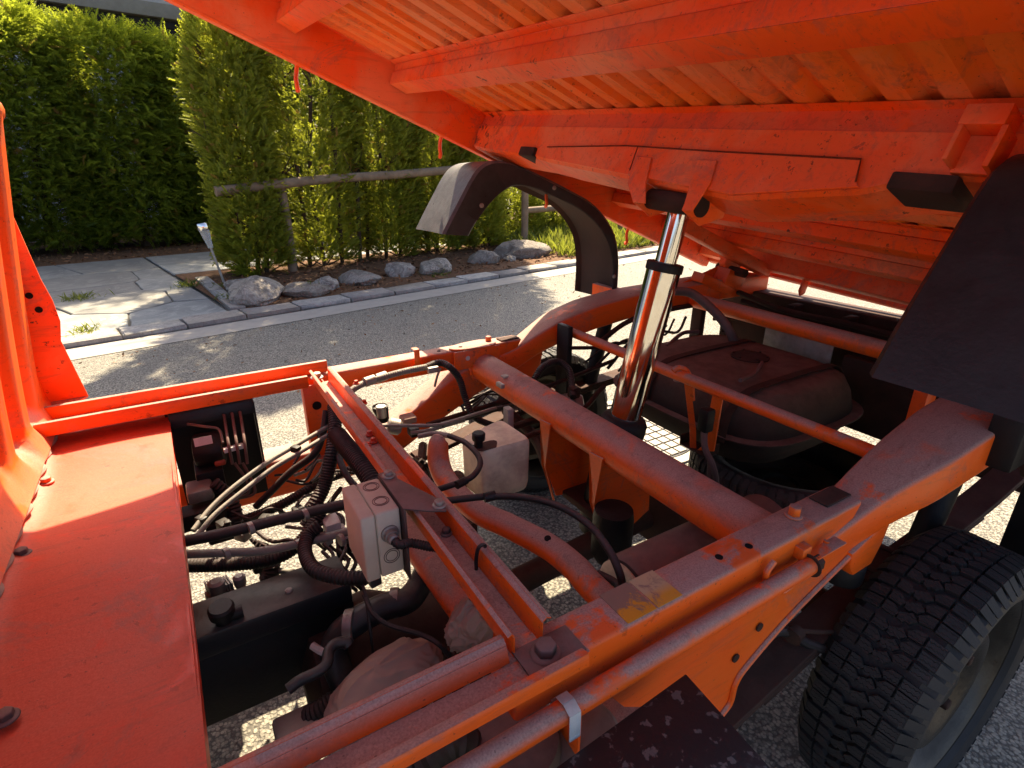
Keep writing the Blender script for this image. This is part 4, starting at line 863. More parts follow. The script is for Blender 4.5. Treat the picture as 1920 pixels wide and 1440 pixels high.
MB().tube([az(1262, 545, .76), az(1300, 552, .75), az(1345, 590, .70), az(1370, 625, .65), az(1378, 650, .605)], .015, 14).build('filler_hose', M['steelgrey'], T)
MB().lathe([(.018, -.012), (.018, .012)], az(1362, 612, .665), unit((-.2, -.6, -.7)), 16).build('hose_clamp', M['rust'], T)
MB().tube([az(1436, 652, .60), az(1432, 672, .62), az(1415, 700, .64), az(1388, 713, .68)], .005, 8).build('vent_hose', M['steelgrey'], T)
MB().tube([az(1250, 650, .62), az(1280, 625, .62), az(1310, 622, .62)], .007, 10).build('vent_hose', M['steelgrey'], T)
MB().tube([az(1320, 808, .56), az(1322, 840, .53), az(1336, 872, .50), az(1342, 900, .46), az(1340, 930, .40)], .008, 10).build('fuel_hose', M['steelgrey'], T)
MB().tube([az(1333, 862, .51), az(1332, 890, .47), az(1320, 920, .42)], .008, 10).build('fuel_hose', M['steelgrey'], T)
q = az(1325, 780, .60); b = MB().box(q+np.array((0, 0, -.01)), (.03, .03, .06)); b.box(q+np.array((.0, .0, -.045)), (.016, .016, .05)); b.build('fuel_valve', M['black'], T, bevel=.006)
MB().tube([(1.045, .885, .68), (1.06, .875, .60), (1.07, .86, .52), (1.075, .855, .465)], .011, 4, raw=True).build('tank_strap', M['orange'], T)
b = MB(); b.prism([(1.05, .80, .655), (1.055, .775, .655), (1.065, .785, .49), (1.06, .83, .475), (1.055, .81, .50)], (.006, 0, 0)); b.build('tank_hanger', M['orange'], T, bevel=.001)
b = MB(); b.sheet([(0, .03), (0, 0), (.09, 0), (.09, .03)], .004, (1.06, .80, .465), Y_, Z_, (.05, 0, 0)); b.build('tank_cradle', M['rust'], T, bevel=.002)
MB().lathe([(.012, 0), (.012, .018)], az(1272, 702, .64), -Z_, 14).build('pipe_stub', M['cloth'], T)
# rear end: plates, bumper beam, brackets
b = MB(); b.span((1.96, 2.08), (.28, 1.54), (.545, .69)); b.build('rear_beam', M['rust'], T, bevel=.006)
b = MB(); b.span((1.78, 1.83), (.42, 1.37), (.50, .655)); b.build('rear_crossmember', M['rust'], T, bevel=.006)
MB().tube([(1.88, 1.36, .66), (1.90, .95, .65), (1.92, .5, .65)], .013, 10, 6).build('rear_pipe', M['rust'], T)
MB().tube([(1.75, 1.2, .66), (1.78, 1.0, .645), (1.76, .75, .65), (1.79, .6, .64)], .006, 8, 6).build('cable', M['hose'], T)
b = MB(); b.span((1.70, 1.704), (.88, 1.12), (.50, .64)); b.build('heat_shield', M['zinc'], T, bevel=.001)
b = MB(); b.sheet([(0, .03), (0, 0), (.05, 0), (.05, .03)], .003, (1.44, .51, .44), X_, Y_, (0, 0, .245)); b.build('tank_stay', M['orange'], T, bevel=.001)
b = MB(); b.span((1.30, 1.46), (1.42, 1.70), (.48, .66)); b.build('rear_box', M['black'], T, bevel=.02) if False else None
b = MB().span((.985, 1.005), (1.30, 1.36), (.42, .70)); b.build('damper_mount', M['black'], T, bevel=.004)
# muffler along the near rail
mf = MB().lathe([(.045, -.004), (.060, -.004), (.064, .0), (.066, .012), (.066, .38), (.05, .40)], (.575, .555, .455), X_, 40).build('silencer', M['steelgrey'], T, ang=40)
MB().lathe([(.058, 0), (.061, .004), (.055, .007), (.0, .002)], (.566, .555, .455), -X_, 40).build('end_cap', M['reservoir'], mf)
# gearbox, engine, propeller shaft: dark lumps below
b = MB().lathe([(.05, 0), (.11, .02), (.12, .14), (.09, .20), (.075, .34), (.05, .40), (.03, .42)], (.05, .80, .30), X_, 24); eng = b.build('gearbox', M['rust'], T, ang=40)
b = MB().span((-.75, -.22), (.46, 1.2), (.12, .50)); b.build('engine_block', M['black'], T, bevel=.02)
for k in range(5): MB().lathe([(.05, 0), (.056, .006), (.056, .016), (.05, .02)], (.20+k*.03, .66-.012*k, .36), unit((1, -.3, .1)), 24).build('bellows', M['rust'], T)
MB().tube([(.45, .82, .30), (1.0, .88, .285)], .03, 18, raw=True).build('propeller_shaft', M['rust'], T)
MB().lathe([(.042, -.02), (.045, .0), (.045, .09), (.035, .11)], az(1150, 970, .44), unit((0, 0, -1)), 24).build('filter_can', M['black'], T)
for pts, r in (([(.6, 1.20, .46), (.85, 1.22, .46), (1.05, 1.20, .42)], .011), ([(.62, 1.10, .48), (.9, 1.15, .48), (1.1, 1.25, .5)], .008), ([(.5, 1.28, .5), (.9, 1.30, .52), (1.2, 1.32, .55)], .007), ([(.75, 1.05, .4), (.8, 1.2, .42), (.78, 1.33, .46)], .016)):
    MB().tube(pts, r, 10, 6).build('brake_pipe', M['rust'], T)
q = az(985, 728, .60); dm = MB().lathe([(.022, -.02), (.030, -.016), (.030, .0), (.018, .004), (.018, .02), (.0, .022)], q, unit((-.3, -.85, .3)), 24).build('vacuum_can', M['black'], T)
MB().lathe([(.006, .02), (.006, .034)], q, unit((-.3, -.85, .3)), 10).build('nozzle', M['zinc'], dm)
b = MB().box(az(950, 705, .63), (.028, .02, .006)); b.box(az(938, 722, .62), (.012, .03, .012)); b.build('valve_clamp', M['zinc'], T, bevel=.002)
MB().tube([az(1002, 712, .57), az(1018, 688, .60), az(1045, 678, .60), az(1066, 693, .58), az(1072, 720, .55), az(1075, 745, .53)], .0105, 12, 8, cor=.06).build('ribbed_hose', M['hose'], T)
b = MB().box(az(1076, 735, .535), (.03, .03, .035)); b.build('hose_joint', M['rust'], T, bevel=.006)
MB().lathe([(.0, -.06), (.035, -.05), (.045, -.02), (.045, .03), (.03, .05)], az(1065, 765, .47), unit((.7, -.5, .2)), 24).build('differential_cover', M['zinc'], T)

# ------------------------------------------------------------------ junction box on its bracket
jb = MB().box((.1775, .7125, .6415), (.066, .104, .118)); 
jx0, jx1, jy0, jy1, jz0, jz1 = .150, .208, .660, .757, .588, .700
J = MB(); J.span((jx0+.022, jx1), (jy0, jy1), (jz0, jz1)); jo = J.build('junction_box', M['jbox'], T, bevel=.004, seg=3)
MB().span((jx0, jx0+.0215), (jy0-.0005, jy1+.0005), (jz0-.0005, jz1+.0005)).build('lid', M['jbox'], jo, bevel=.004, seg=3)
for p, nn in (((.190, .735, jz1), Z_), ((.190, .690, jz1), Z_), ((.190, jy0, .622), -Y_)):
    for r_ in (.0125, .0095): MB().lathe([(r_, .0), (r_, .0007), (r_-.001, .0007), (r_-.001, .0)], p, nn, 28, cap=False).build('knockout_ring', M['steelgrey'], jo)
gl = MB().lathe([(.0135, 0), (.0135, .003), (.0105, .004), (.0105, .012)], (.190, jy0, .662), -Y_, 20); gl.lathe([(.0085, .010), (.0085, .020), (.006, .022)], (.190, jy0, .662), -Y_, 8); gl.build('cable_gland', M['zinc'], jo)
b = MB(); b.prism([(.2105, .765, .702), (.228, .765, .702), (.236, .752, .702), (.233, .735, .702), (.240, .715, .702), (.250, .690, .702), (.268, .640, .702), (.262, .615, .702), (.240, .628, .702), (.2105, .652, .702)], (0, 0, -.003)); br = b.build('box_bracket', M['steelgrey'], T, bevel=.001)
MB().span((.2105, .214), (.650, .765), (.575, .70)).build('back_plate', M['steelgrey'], br, bevel=.0008)
MB().hexbolt((.2225, .748, .702), Z_, .0075, .008).build('bolt', M['zinc'], br, bevel=.0008, seg=1)
MB().hexbolt((.258, .632, .702), Z_, .0075, .008).build('bolt', M['zinc'], br, bevel=.0008, seg=1)
MB().tube([(.190, .640, .662), (.194, .630, .660), az(770, 1018, .655), az(800, 1024, .652), az(830, 1030, .65), az(862, 1050, .645), az(878, 1085, .63), az(888, 1120, .60)], .0065, 12, 8, cor=.10, pitch=.004).build('box_conduit', M['hose'], T)

# ------------------------------------------------------------------ milky reservoir
rs = MB(); zt = .585
q0 = [az(863, 822, zt), az(905, 850, zt), az(998, 825, zt), az(940, 786, zt)]
cxy = np.mean(q0, 0)
rings = []
for z_, k_ in ((.455, .86), (.462, .93), (.475, .97), (.575, 1.0), (.583, .98), (.588, .92)):
    rr = []
    for i in range(4):
        a, p_, c_ = q0[i-1], q0[i], q0[(i+1) % 4]; u1 = (a-p_)*.14; u2 = (c_-p_)*.14
        for t in (0, .33, .67, 1): rr.append(p_+u1*(1-t)**2+u2*t**2)
    rings.append([np.array((cxy[0]+(q[0]-cxy[0])*k_, cxy[1]+(q[1]-cxy[1])*k_, z_)) for q in rr])
ro = MB().loft(rings).build('brake_reservoir', M['reservoir'], T, ang=40)
cpz = az(897, 838, .588)
MB().lathe([(.0095, 0), (.0095, .016), (.0135, .017), (.0145, .020), (.0145, .032), (.012, .035)], cpz, unit((.05, 0, 1)), 20).build('filler_cap', M['black'], ro)
st_ = [cpz+np.array((.014+.030*math.cos(t)*(1+.2*math.sin(3*t)), -.006+.024*math.sin(t)*(1+.25*math.cos(2*t)), .0008)) for t in np.linspace(0, 2*math.pi, 22, endpoint=False)]
MB().prism(st_, (0, 0, .0006)).build('spill_stain', M['rust'], ro)

# ------------------------------------------------------------------ radiator with hoses
RX0, RX1, RY0, RY1 = -.32, .150, .778, .866
rd = MB().span((RX0, RX1), (RY0, RY1), (.455, .500)).build('radiator', M['greyblack'], T, bevel=.006)
MB().span((RX0+.01, RX1-.012), (RY0+.012, RY1-.012), (.31, .456)).build('radiator_core', M['black'], rd, bevel=.003)
for xx in (RX0, RX1-.016): MB().span((xx, xx+.016), (RY0+.004, RY1-.004), (.30, .456)).build('side_rail', M['greyblack'], rd, bevel=.002)
MB().hexbolt((.055, .812, .500), Z_, .0045, .003).build('rivet', M['zinc'], rd)
cpp = az(417, 1152, .515); MB().lathe([(.012, -.018), (.012, .0), (.0185, .001), (.019, .014), (.016, .018)], cpp, unit((0, -.1, 1)), 22).build('radiator_cap', M['black'], rd)
MB().lathe([(.010, -.012), (.010, .006)], cpp+np.array((.022, -.002, -.004)), X_, 14).build('overflow_nozzle', M['black'], rd)
for px_, py_, r_ in ((405, 1092, .014), (448, 1082, .0105)):
    q = az(px_, py_, .49); a_ = MB().lathe([(r_*.8, -.02), (r_, -.012), (r_, .0), (r_*.6, .004)], q, Z_, 18); a_.build('sensor_body', M['zinc'], T)
q = az(410, 1100, .475)
for k in range(9): MB().box(q+np.array((-.016+k*.0042, 0, 0)), (.0024, .03, .018), np.array(Matrix.Rotation(.25, 3, 'Z'))).build('cooling_fin', M['zinc'], T)
MB().box(q+np.array((0, 0, -.02)), (.042, .035, .022), np.array(Matrix.Rotation(.25, 3, 'Z'))).build('regulator', M['zinc'], T, bevel=.003)
MB().tube([(.30, .80, .455), az(770, 1120, .46), az(720, 1138, .465), az(668, 1165, .46), az(634, 1195, .44), az(628, 1235, .41), az(650, 1290, .37)], .0225, 20).build('coolant_hose', M['greyblack'], T)
MB().tube([az(540, 1293, .46), az(562, 1276, .465), az(592, 1262, .47), az(612, 1246, .475), az(616, 1222, .48), az(628, 1208, .482), az(648, 1204, .48), az(654, 1210, .475)], .0085, 12).build('overflow_hose', M['greyblack'], T)
MB().tube([az(600, 985, .56), az(578, 1005, .55), az(572, 1035, .545), az(590, 1068, .545), az(640, 1083, .545), az(690, 1083, .545)], .0115, 14, 8, cor=.07).build('ribbed_hose', M['hose'], T)
MB().tube([az(683, 1115, .53), az(700, 1150, .52), az(730, 1172, .51), az(790, 1190, .50), az(825, 1210, .49), az(850, 1240, .45)], .004, 8).build('cable', M['hose'], T)
MB().tube([az(678, 1090, .54), az(686, 1120, .53), az(694, 1180, .49), az(700, 1225, .45)], .0025, 6).build('cable', M['hose'], T)
MB().tube([az(585, 1210, .44), az(605, 1222, .435), az(625, 1225, .43)], .006, 10).build('plug_boot', M['white'], T)

# ------------------------------------------------------------------ brake unit below the far channel
ab = MB(); ab.sheet([(0, -.06), (0, 0), (.045, .008), (.20, .008)], .002, (-.082, 1.36, .645), np.array((0, -.15, 0)), np.array((0, 0, 1.0)), (.172, 0, 0))
b = MB(); b.prism([(-.084, 1.375, .646), (.090, 1.375, .646), (.090, 1.330, .649), (-.082, 1.330, .649)], (0, 0, .002)); b.prism([(-.082, 1.330, .649), (.090, 1.330, .649), (.090, 1.322, .618), (-.082, 1.322, .618)], (0, .002, 0)); b.prism([(.090, 1.375, .646), (.090, 1.322, .646), (.090, 1.325, .44), (.090, 1.375, .44)], (.002, 0, 0)); 
MB().span((-.09, .0895), (1.366, 1.371), (.38, .644)).build('hood_back', M['black'], T)  # black wall: the shade inside the hood is put into its colour
hd = b.build('unit_hood', M['greyblack'], T, bevel=.0008)
mo = MB().cyl((-.045, 1.30, .565), (.012, 1.29, .565), .038, 32); mo.span((-.055, .0), (1.25, 1.33), (.44, .53)); mu = mo.build('brake_unit', M['black'], T, bevel=.003)
qa = az(365, 822, .60); b = MB().box(az(381, 827, .612), (.034, .004, .018), np.array(Matrix.Rotation(-.4, 3, 'X'))); b.build('label', M['white'], mu)
for k in range(3): MB().tube([az(420+k*15, 778-k*3, .63), az(428+k*15, 830-k*3, .60), az(436+k*14, 870, .55)], .0032, 8).build('steel_pipe', M['steelgrey'], T)
b = MB().box(az(438, 840, .585), (.040, .012, .010), np.array(Matrix.Rotation(.1, 3, 'Z'))); b.build('pipe_clip', M['white'], T, bevel=.001)
b = MB().box(az(413, 868, .55), (.022, .012, .010)); b.build('red_plug', M['redpart'], T, bevel=.003)
MB().tube([az(352, 795, .63), az(385, 800, .63), az(410, 805, .62), az(418, 830, .60)], .003, 8).build('steel_pipe', M['steelgrey'], T)
for k in range(2): MB().tube([az(440+k*15, 868, .55), az(462+k*10, 900, .51), az(465+k*12, 925, .48), az(440+k*8, 935, .46)], .003, 8).build('steel_pipe', M['steelgrey'], T)
b = MB().box(az(380, 965, .46), (.09, .05, .04)); b.box(az(420, 985, .42), (.07, .06, .05)); b.build('valve_block', M['black'], T, bevel=.006)
b = MB().box(az(375, 920, .50), (.05, .06, .03)); b.build('bracket_block', M['zinc'], T, bevel=.006)
MB().tube([az(400, 905, .52), az(425, 925, .49), az(440, 950, .46), az(445, 980, .43)], .013, 14, 8, cor=.09, pitch=.008).build('ribbed_hose', M['hose'], T)

# ------------------------------------------------------------------ hoses and cables over the bay
def hose(name, mat, pts, r, cor=0.0, seg=12, pitch=.006): return MB().tube([az(*q) for q in pts], r, seg, 8, cor=cor, pitch=pitch).build(name, M[mat], T)
a1 = hose('washer_hose', 'hosegrey', [(362, 995, .545), (395, 953, .56), (440, 912, .575), (500, 868, .59), (555, 835, .60), (615, 800, .61)], .0050)
a2 = hose('washer_hose', 'hosegrey', [(366, 1010, .54), (402, 966, .555), (452, 924, .57), (512, 878, .585), (562, 848, .595), (625, 810, .605)], .0050)
for x_, y_, z_ in ((555, 842, .60), (378, 975, .55)): MB().box(az(x_, y_, z_), (.014, .02, .014), np.array(Matrix.Rotation(.6, 3, 'Z'))).build('hose_clip', M['black'], T, bevel=.002)
hose('coolant_pipe', 'hose', [(330, 1018, .575), (420, 1000, .58), (520, 975, .585), (640, 947, .59), (700, 935, .59)], .0095)
hose('coolant_pipe', 'hosegrey', [(330, 1040, .52), (430, 1036, .53), (500, 1032, .53), (600, 1010, .54), (660, 995, .54)], .0075)
hose('ribbed_hose', 'hose', [(340, 1060, .47), (430, 1058, .47), (510, 1048, .47), (560, 1020, .48), (590, 980, .50), (605, 950, .52)], .013, .07)
hose('ribbed_hose', 'hose', [(626, 760, .65), (628, 800, .62), (622, 850, .58), (610, 905, .53), (592, 945, .50), (575, 985, .46)], .0145, .05)
hose('cable_loom', 'hose', [(632, 815, .62), (650, 838, .62), (672, 865, .615), (696, 900, .60), (720, 950, .57)], .019, .05)
hose('cable', 'hose', [(612, 770, .64), (606, 810, .60), (590, 850, .57), (545, 885, .53), (510, 920, .49), (480, 950, .45)], .008)
hose('cable', 'hose', [(618, 800, .60), (640, 870, .57), (660, 905, .55), (690, 930, .54)], .007)
hose('ribbed_hose', 'hose', [(505, 1048, .44), (510, 1070, .42), (500, 1090, .40)], .016, .08)
hose('cable', 'hosegrey', [(515, 1070, .42), (545, 1072, .42), (580, 1080, .43)], .006)
hose('ribbed_hose', 'hose', [(430, 985, .40), (520, 950, .42), (600, 905, .44), (660, 880, .46)], .011, .06)
hose('cable', 'hose', [(520, 950, .42), (545, 975, .40), (600, 960, .40), (640, 915, .42)], .006)
for k in range(5): hose('cable', 'hose', [(470+k*6, 1010+k*4, .46), (486+k*9, 1030, .44), (484+k*4, 1062, .41), (500+k*8, 1090+k*3, .38)], .004+.001*(k % 3))
b = MB().box(az(488, 1048, .43), (.035, .03, .05)); b.build('plug', M['black'], T, bevel=.006)
for k in range(6): hose('cable', ['hose', 'hosegrey', 'hose'][k % 3], [(600+k*4, 985-k*5, .50), (618+k*5, 975, .49), (634, 1000+k*7, .46), (640+k*3, 1050, .43)], .0035+.001*(k % 2))
b = MB().box(az(622, 985, .49), (.03, .04, .03)); b.box(az(640, 1005, .47), (.02, .03, .04)); b.build('connector', M['white'], T, bevel=.003)
hose('ribbed_hose', 'hosegrey', [(648, 745, .62), (665, 728, .635), (690, 716, .64), (715, 708, .645), (760, 696, .65), (800, 688, .65)], .0085, .06)
hose('ribbed_hose', 'hose', [(800, 688, .65), (825, 680, .65), (845, 690, .64), (862, 712, .60), (872, 745, .55), (890, 782, .50), (930, 800, .46)], .0095, .06)
hose('ribbed_hose', 'hosegrey', [(655, 738, .61), (675, 755, .60), (695, 778, .585), (707, 805, .56), (708, 830, .53)], .0095, .06)
for x_, y_ in ((693, 714), (715, 707)): MB().lathe([(.0125, -.014), (.0125, .014)], az(x_, y_, .643), unit((1, .25, .06)), 16).build('hose_sleeve', M['zinc'], T)
b = MB().box(az(812, 693, .65), (.03, .012, .016)); b.build('plug', M['zinc'], T, bevel=.002)
b = MB(); b.sheet([(0, 0), (0, .05), (.022, .05)], .002, az(778, 690, .64)-np.array((.0, 0, .0)), Y_, Z_, (.016, 0, 0)); b.build('hose_bracket', M['orange'], T, bevel=.0008)
hose('cable_tie', 'hosegrey', [(826, 690, .64), (820, 705, .62), (815, 725, .59)], .0035)
hose('cable_tie', 'cloth', [(742, 712, .64), (746, 718, .62)], .003) if False else None
# expansion valve and plugs by the cross channel
b = MB().lathe([(.016, -.02), (.020, -.015), (.020, .008), (.013, .014)], az(742, 800, .57), unit((.9, -.3, -.3)), 20); b.lathe([(.012, 0), (.012, .03)], az(716, 782, .58), Z_, 16); b.build('valve', M['zinc'], T)
b = MB().lathe([(.02, -.02), (.02, .02)], az(714, 775, .57), Z_, 18); b.build('valve_coil', M['black'], T)
b = MB().box(az(775, 808, .57), (.022, .03, .022)); b.build('plug', M['black'], T, bevel=.003)
hose('cable', 'hosegrey', [(712, 798, .59), (770, 798, .595), (826, 796, .59), (880, 780, .57), (930, 765, .55)], .0042)
hose('cable', 'hosegrey', [(770, 812, .58), (800, 808, .58), (828, 800, .58), (870, 788, .56)], .005)
hose('cable', 'hose', [(826, 797, .585), (870, 785, .56), (920, 770, .53), (960, 760, .50)], .007)
hose('vacuum_hose', 'hosegrey', [(785, 818, .60), (815, 813, .61), (842, 817, .62)], .0058)
hose('vacuum_hose', 'hose', [(842, 817, .62), (872, 830, .625), (895, 852, .625), (900, 872, .62), (886, 893, .615), (860, 905, .61), (815, 920, .60)], .0058)
hose('cable_sheath', 'hose', [(780, 945, .625), (845, 938, .63), (915, 931, .635), (985, 933, .645), (1050, 950, .65), (1105, 985, .645), (1142, 1032, .635), (1160, 1070, .62), (1168, 1098, .60)], .0060)
MB().lathe([(.0085, -.01), (.0085, .01)], az(918, 931, .636), unit((1, -.2, .05)), 12).build('cable_boot', M['black'], T)
b = MB().lathe([(.008, -.012), (.008, .012)], az(865, 905, .61), unit((1, .3, 0)), 12); b.build('hose_sleeve', M['black'], T)
hose('cable', 'hose', [(1120, 1075, .50), (1150, 1090, .50), (1165, 1105, .50)], .007)
b = MB().span((.628, .645), (1.06, 1.085), (.40, .60)); b.build('reservoir_stay', M['zinc'], T, bevel=.002)
b = MB().box(az(765, 785, .52), (.04, .04, .02)); b.build('grommet_block', M['cloth'], T, bevel=.006)
for k in range(5): hose('cable', 'hose', [(840+k*6, 770-k*5, .48), (880, 740+k*8, .48), (930+k*5, 740-k*8, .5), (975, 745+k*7, .48)], .003+.001*(k % 3))
# bottom: corrugated air hose, canister, bracket below the near channel
hose('air_hose', 'hose', [(770, 1440, .50), (810, 1415, .52), (845, 1392, .525), (868, 1398, .51), (882, 1430, .47)], .024, .07, 18, .009)
hose('air_hose', 'hose', [(1178, 1262, .48), (1200, 1272, .47), (1225, 1290, .45), (1240, 1320, .43)], .020, .08, 16, .009)
b = MB().lathe([(.0, 0), (.062, .004), (.066, .02), (.066, .14)], (.235, .40, .52), -Z_, 36); b.build('air_filter', M['steelgrey'], T, ang=40)
b = MB(); b.prism([(.300, .372, .60), (.300, .345, .60), (.300, .345, .48), (.300, .360, .46), (.300, .41, .50)], (.004, 0, 0)); b.build('filter_bracket', M['orange'], T, bevel=.001)
b = MB().lathe([(.05, 0), (.055, .01), (.055, .12)], az(1085, 1385, .50), unit((.25, .15, -1)), 32); fc = b.build('filter_canister', M['zinc'], T, ang=40)
hose('ribbed_hose', 'hose', [(575, 1345, .36), (600, 1332, .37), (630, 1312, .38)], .016, .08)
b = MB().box(az(560, 1360, .36), (.07, .05, .02)); b.build('metal_tab', M['zinc'], T, bevel=.006)
for k in range(3): hose('cable', 'hose', [(1150, 1160+k*9, .55), (1172, 1150+k*8, .54), (1195, 1140+k*8, .52)], .005)
def text_mesh(name, body, size, mat, par, p, rot, depth=.0003):
    tc = bpy.data.curves.new(name, 'FONT'); tc.body = body; tc.size = size; tc.extrude = depth; to = bpy.data.objects.new(name, tc); COL.objects.link(to)
    me = bpy.data.meshes.new_from_object(to.evaluated_get(bpy.context.evaluated_depsgraph_get())); bpy.data.objects.remove(to); me.materials.clear(); me.materials.append(M[mat]); me.name = name
    o = bpy.data.objects.new(name, me); link(o, par, p); o.rotation_euler = rot; return o
text_mesh('part_number', '524', .016, 'white', T, az(1003, 1380, .53), (R(35), 0, R(10)))

# ------------------------------------------------------------------ beige cloth stuffed beside the engine
def cloth(cx, rad, name, label, seed, tall=1.0):
    bm = bmesh.new(); bmesh.ops.create_icosphere(bm, subdivisions=6, radius=1.0); sd = Vector((seed, seed*2.1, 0))
    for v in bm.verts:
        q = v.co.normalized(); w = Vector((mnoise.noise(q*1.1+sd), mnoise.noise(q*1.1+sd+Vector((5, 0, 0))), mnoise.noise(q*1.1+sd+Vector((0, 5, 0)))))
        a = math.atan2(q.y, q.x); rdg = 1-abs(math.sin(a*2.5+w.x*3+q.z*1.5+seed))**.7; rd2 = 1-abs(mnoise.noise(q*2.6+w*2+sd))*2
        f = .84+.15*rdg*tall+.07*rd2*tall+.08*mnoise.noise(q*1.1+sd)
        v.co = Vector((q.x*rad[0]*f, q.y*rad[1]*f, q.z*rad[2]*f))
    me = bpy.data.meshes.new(name); bm.to_mesh(me); bm.free(); me.polygons.foreach_set('use_smooth', [True]*len(me.polygons)); me.materials.append(M['cloth'])
    o = bpy.data.objects.new(name, me); link(o, None, cx); tag(o, label, 'cloth', 'beige cloths in the engine bay'); return o
o = cloth(az(725, 1290, .43), (.11, .06, .058), 'cloth_wrap', 'broad dusty beige cloth draped low behind the near channel, left of the crumpled one', 3, .45); o.rotation_euler = (0, R(-12), R(6))
o = cloth(az(882, 1170, .54), (.034, .030, .045), 'cloth_wrap', 'small crumpled beige cloth knot beside the cross channel end', 8, 1.6); o.rotation_euler = (.2, .3, .2)


b = MB(); b.span((.40, .50), (.98, 1.36), (.27, .37)); b.build('steering_crossbar', M['rust'], T, bevel=.012)
MB().tube([(.36, 1.0, .36), (.42, 1.15, .40), (.50, 1.32, .42)], .012, 10, 6).build('stabiliser_bar', M['rust'], T)
for k in range(7): hose('cable', ['hose', 'hosegrey', 'hose'][k % 3], [(770+k*9, 850+k*6, .44), (800+k*6, 880+k*3, .40), (820-k*5, 925+k*4, .37), (850+k*8, 960, .34)], .0035+.0012*(k % 3))
for k in range(5): hose('cable', 'hose', [(640+k*10, 950+k*9, .42), (672+k*5, 985+k*4, .40), (690+k*8, 1030, .36), (735+k*4, 1060, .36)], .004)
b = MB(); b.box(az(855, 905, .40), (.05, .05, .05)); b.build('steering_joint', M['rust'], T, bevel=.012)

# rear underbody: pan, straps over the tank, brackets and pipes
b = MB(); b.span((1.72, 2.02), (.34, 1.46), (.40, .412)); b.build('undertray', M['rust'], T, bevel=.003)
b = MB(); b.span((1.69, 1.715), (.34, .84), (.40, .62)); b.build('rear_plate', M['rust'], T, bevel=.003)
for yy in (.80, 1.08):
    pts_ = [(X0-.012, yy, .50), (X0+.004, yy, .575), (X0+.06, yy, .618), (X0+.16, yy, .6275), (1.5, yy, .6275), (X1-.06, yy, .618), (X1+.0, yy, .56)]
    P_ = spline(pts_, 6); b = MB(); b.loft([[p_+np.array((0, -.012, 0)), p_+np.array((0, .012, 0)), p_+np.array((0, .012, .0025)), p_+np.array((0, -.012, .0025))] for p_ in P_]); b.build('tank_strap', M['rust'], tk)
MB().lathe([(.055, 0), (.055, .004), (.048, .007), (.0, .008)], (1.42, .97, .624), Z_, 28).build('sender_plate', M['rust'], tk)
for t in np.linspace(0, 2*math.pi, 6, endpoint=False): MB().hexbolt((1.42+.047*math.cos(t), .97+.047*math.sin(t), .629), Z_, .004, .004, washer=False).build('screw', M['rust'], tk)
for k in range(4):
    yy = .55+.2*k; b = MB(); b.box((1.90, yy, .66), (.06, .03, .06)); b.build('bracket_block', M['rust'], T, bevel=.005)
for pts_, r_ in (([(1.70, 1.34, .62), (1.74, 1.1, .66), (1.72, .85, .645), (1.76, .55, .66)], .007), ([(1.86, 1.38, .70), (1.84, 1.15, .675), (1.87, .9, .67), (1.85, .6, .665)], .010), ([(1.15, 1.36, .60), (1.30, 1.37, .66), (1.50, 1.36, .68), (1.70, 1.35, .68)], .009), ([(1.0, 1.34, .62), (1.2, 1.33, .60), (1.45, 1.34, .63)], .006)):
    MB().tube(pts_, r_, 10, 6).build('brake_pipe', M['rust'], T)
for k in range(5): MB().tube([(1.08+.05*k, 1.33, .56-.02*k), (1.16+.05*k, 1.30, .62), (1.26+.06*k, 1.33, .60), (1.33+.06*k, 1.36, .64)], .004+.001*(k % 3), 8, 5).build('cable', M['hose'], T)
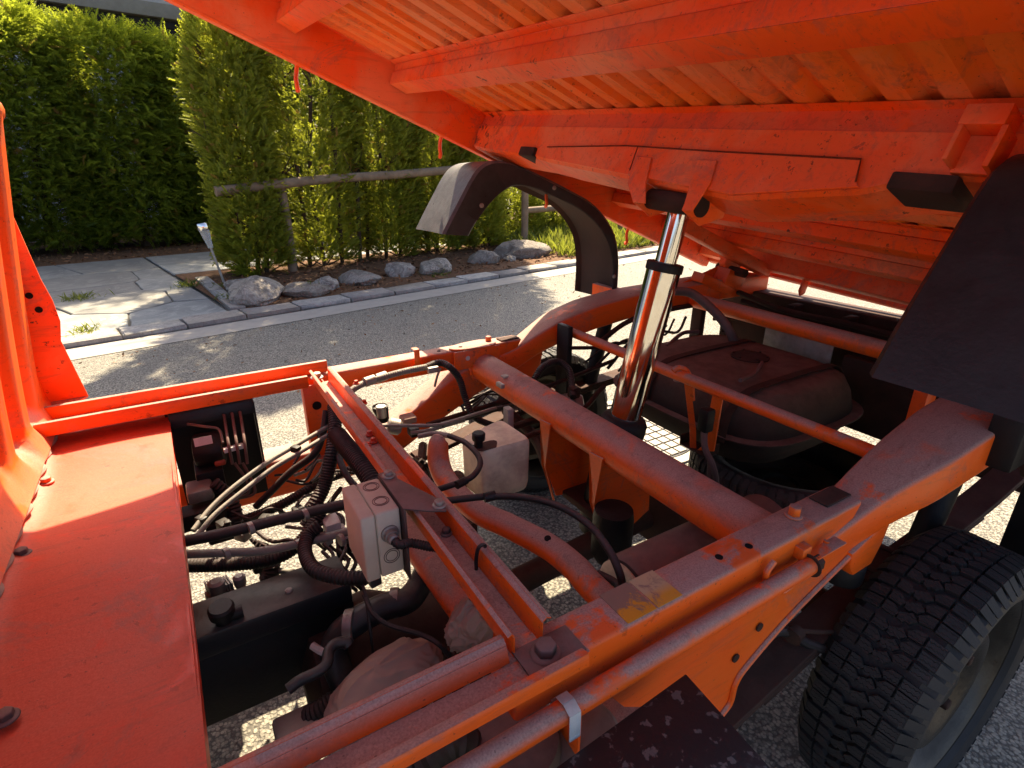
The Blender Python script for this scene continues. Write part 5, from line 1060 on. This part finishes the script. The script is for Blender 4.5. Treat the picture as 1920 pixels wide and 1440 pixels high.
# dense small wiring in the bay
for k in range(14):
    x_ = 395+rng.random()*220; y_ = 880+rng.random()*110; z_ = .40+.12*rng.random(); L_ = 60+90*rng.random(); a_ = -0.6+rng.normal(0, .5)
    hose('cable', ['hose', 'hose', 'hosegrey'][k % 3], [(x_, y_, z_), (x_+L_*.35*math.cos(a_), y_+L_*.35*math.sin(a_)+12, z_-.01), (x_+L_*.7*math.cos(a_), y_+L_*.7*math.sin(a_)-8, z_+.01), (x_+L_*math.cos(a_), y_+L_*math.sin(a_), z_-.02)], .0026+.0018*rng.random())
for k in range(8):
    x_ = 560+rng.random()*120; y_ = 930+rng.random()*110; z_ = .40+.1*rng.random()
    hose('cable', 'hose', [(x_, y_, z_), (x_+18, y_+22, z_-.01), (x_+8, y_+52, z_-.02), (x_+34, y_+78, z_-.05)], .0026+.0016*rng.random())
for x_, y_, z_, m_ in ((420, 985, .47, 'black'), (455, 1003, .45, 'zinc'), (560, 960, .47, 'black'), (655, 1020, .46, 'black'), (610, 1010, .47, 'white'), (500, 975, .46, 'black'), (700, 1085, .44, 'zinc')):
    b = MB(); b.box(az(x_, y_, z_), (.022, .028, .020), np.array(Matrix.Rotation(rng.random(), 3, 'Z'))); b.box(az(x_+6, y_-4, z_+.012), (.012, .014, .012)); b.build('connector', M[m_], T, bevel=.003)
for x_, y_, z_ in ((470, 990, .585), (572, 965, .587), (425, 1038, .53), (560, 1022, .535), (640, 1012, .55)):
    MB().lathe([(.0108, -.004), (.0114, 0), (.0108, .004)], az(x_, y_, z_), unit((1, .25, .02)), 14).build('hose_clamp', M['zinc'], T)
for x_, y_ in ((740, 1130), (655, 1172)): MB().lathe([(.0245, -.007), (.0255, 0), (.0245, .007)], az(x_, y_, .463), unit((1, -.5, 0)), 20).build('hose_clamp', M['zinc'], T)
# fixing bolts of the side box lid and weld beads on the frame
for yw, dy in ((.412, 0), (1.372, 0)): MB().tube([(A0[0]+(rT+.002)*math.cos(t), yw+.002*math.sin(9*t), A0[2]+(rT+.002)*math.sin(t)) for t in np.linspace(0, 2*math.pi, 40)], [.004+.0015*rng.random() for _ in range(40)], 6, 2).build('weld_bead', M['orange'], mt)
for yw in (.412, 1.370): MB().tube([(1.03+.0155*math.cos(t), yw, .668+.0155*math.sin(t)) for t in np.linspace(0, 2*math.pi, 20)], .003, 6, 2).build('weld_bead', M['orange'], rt_)
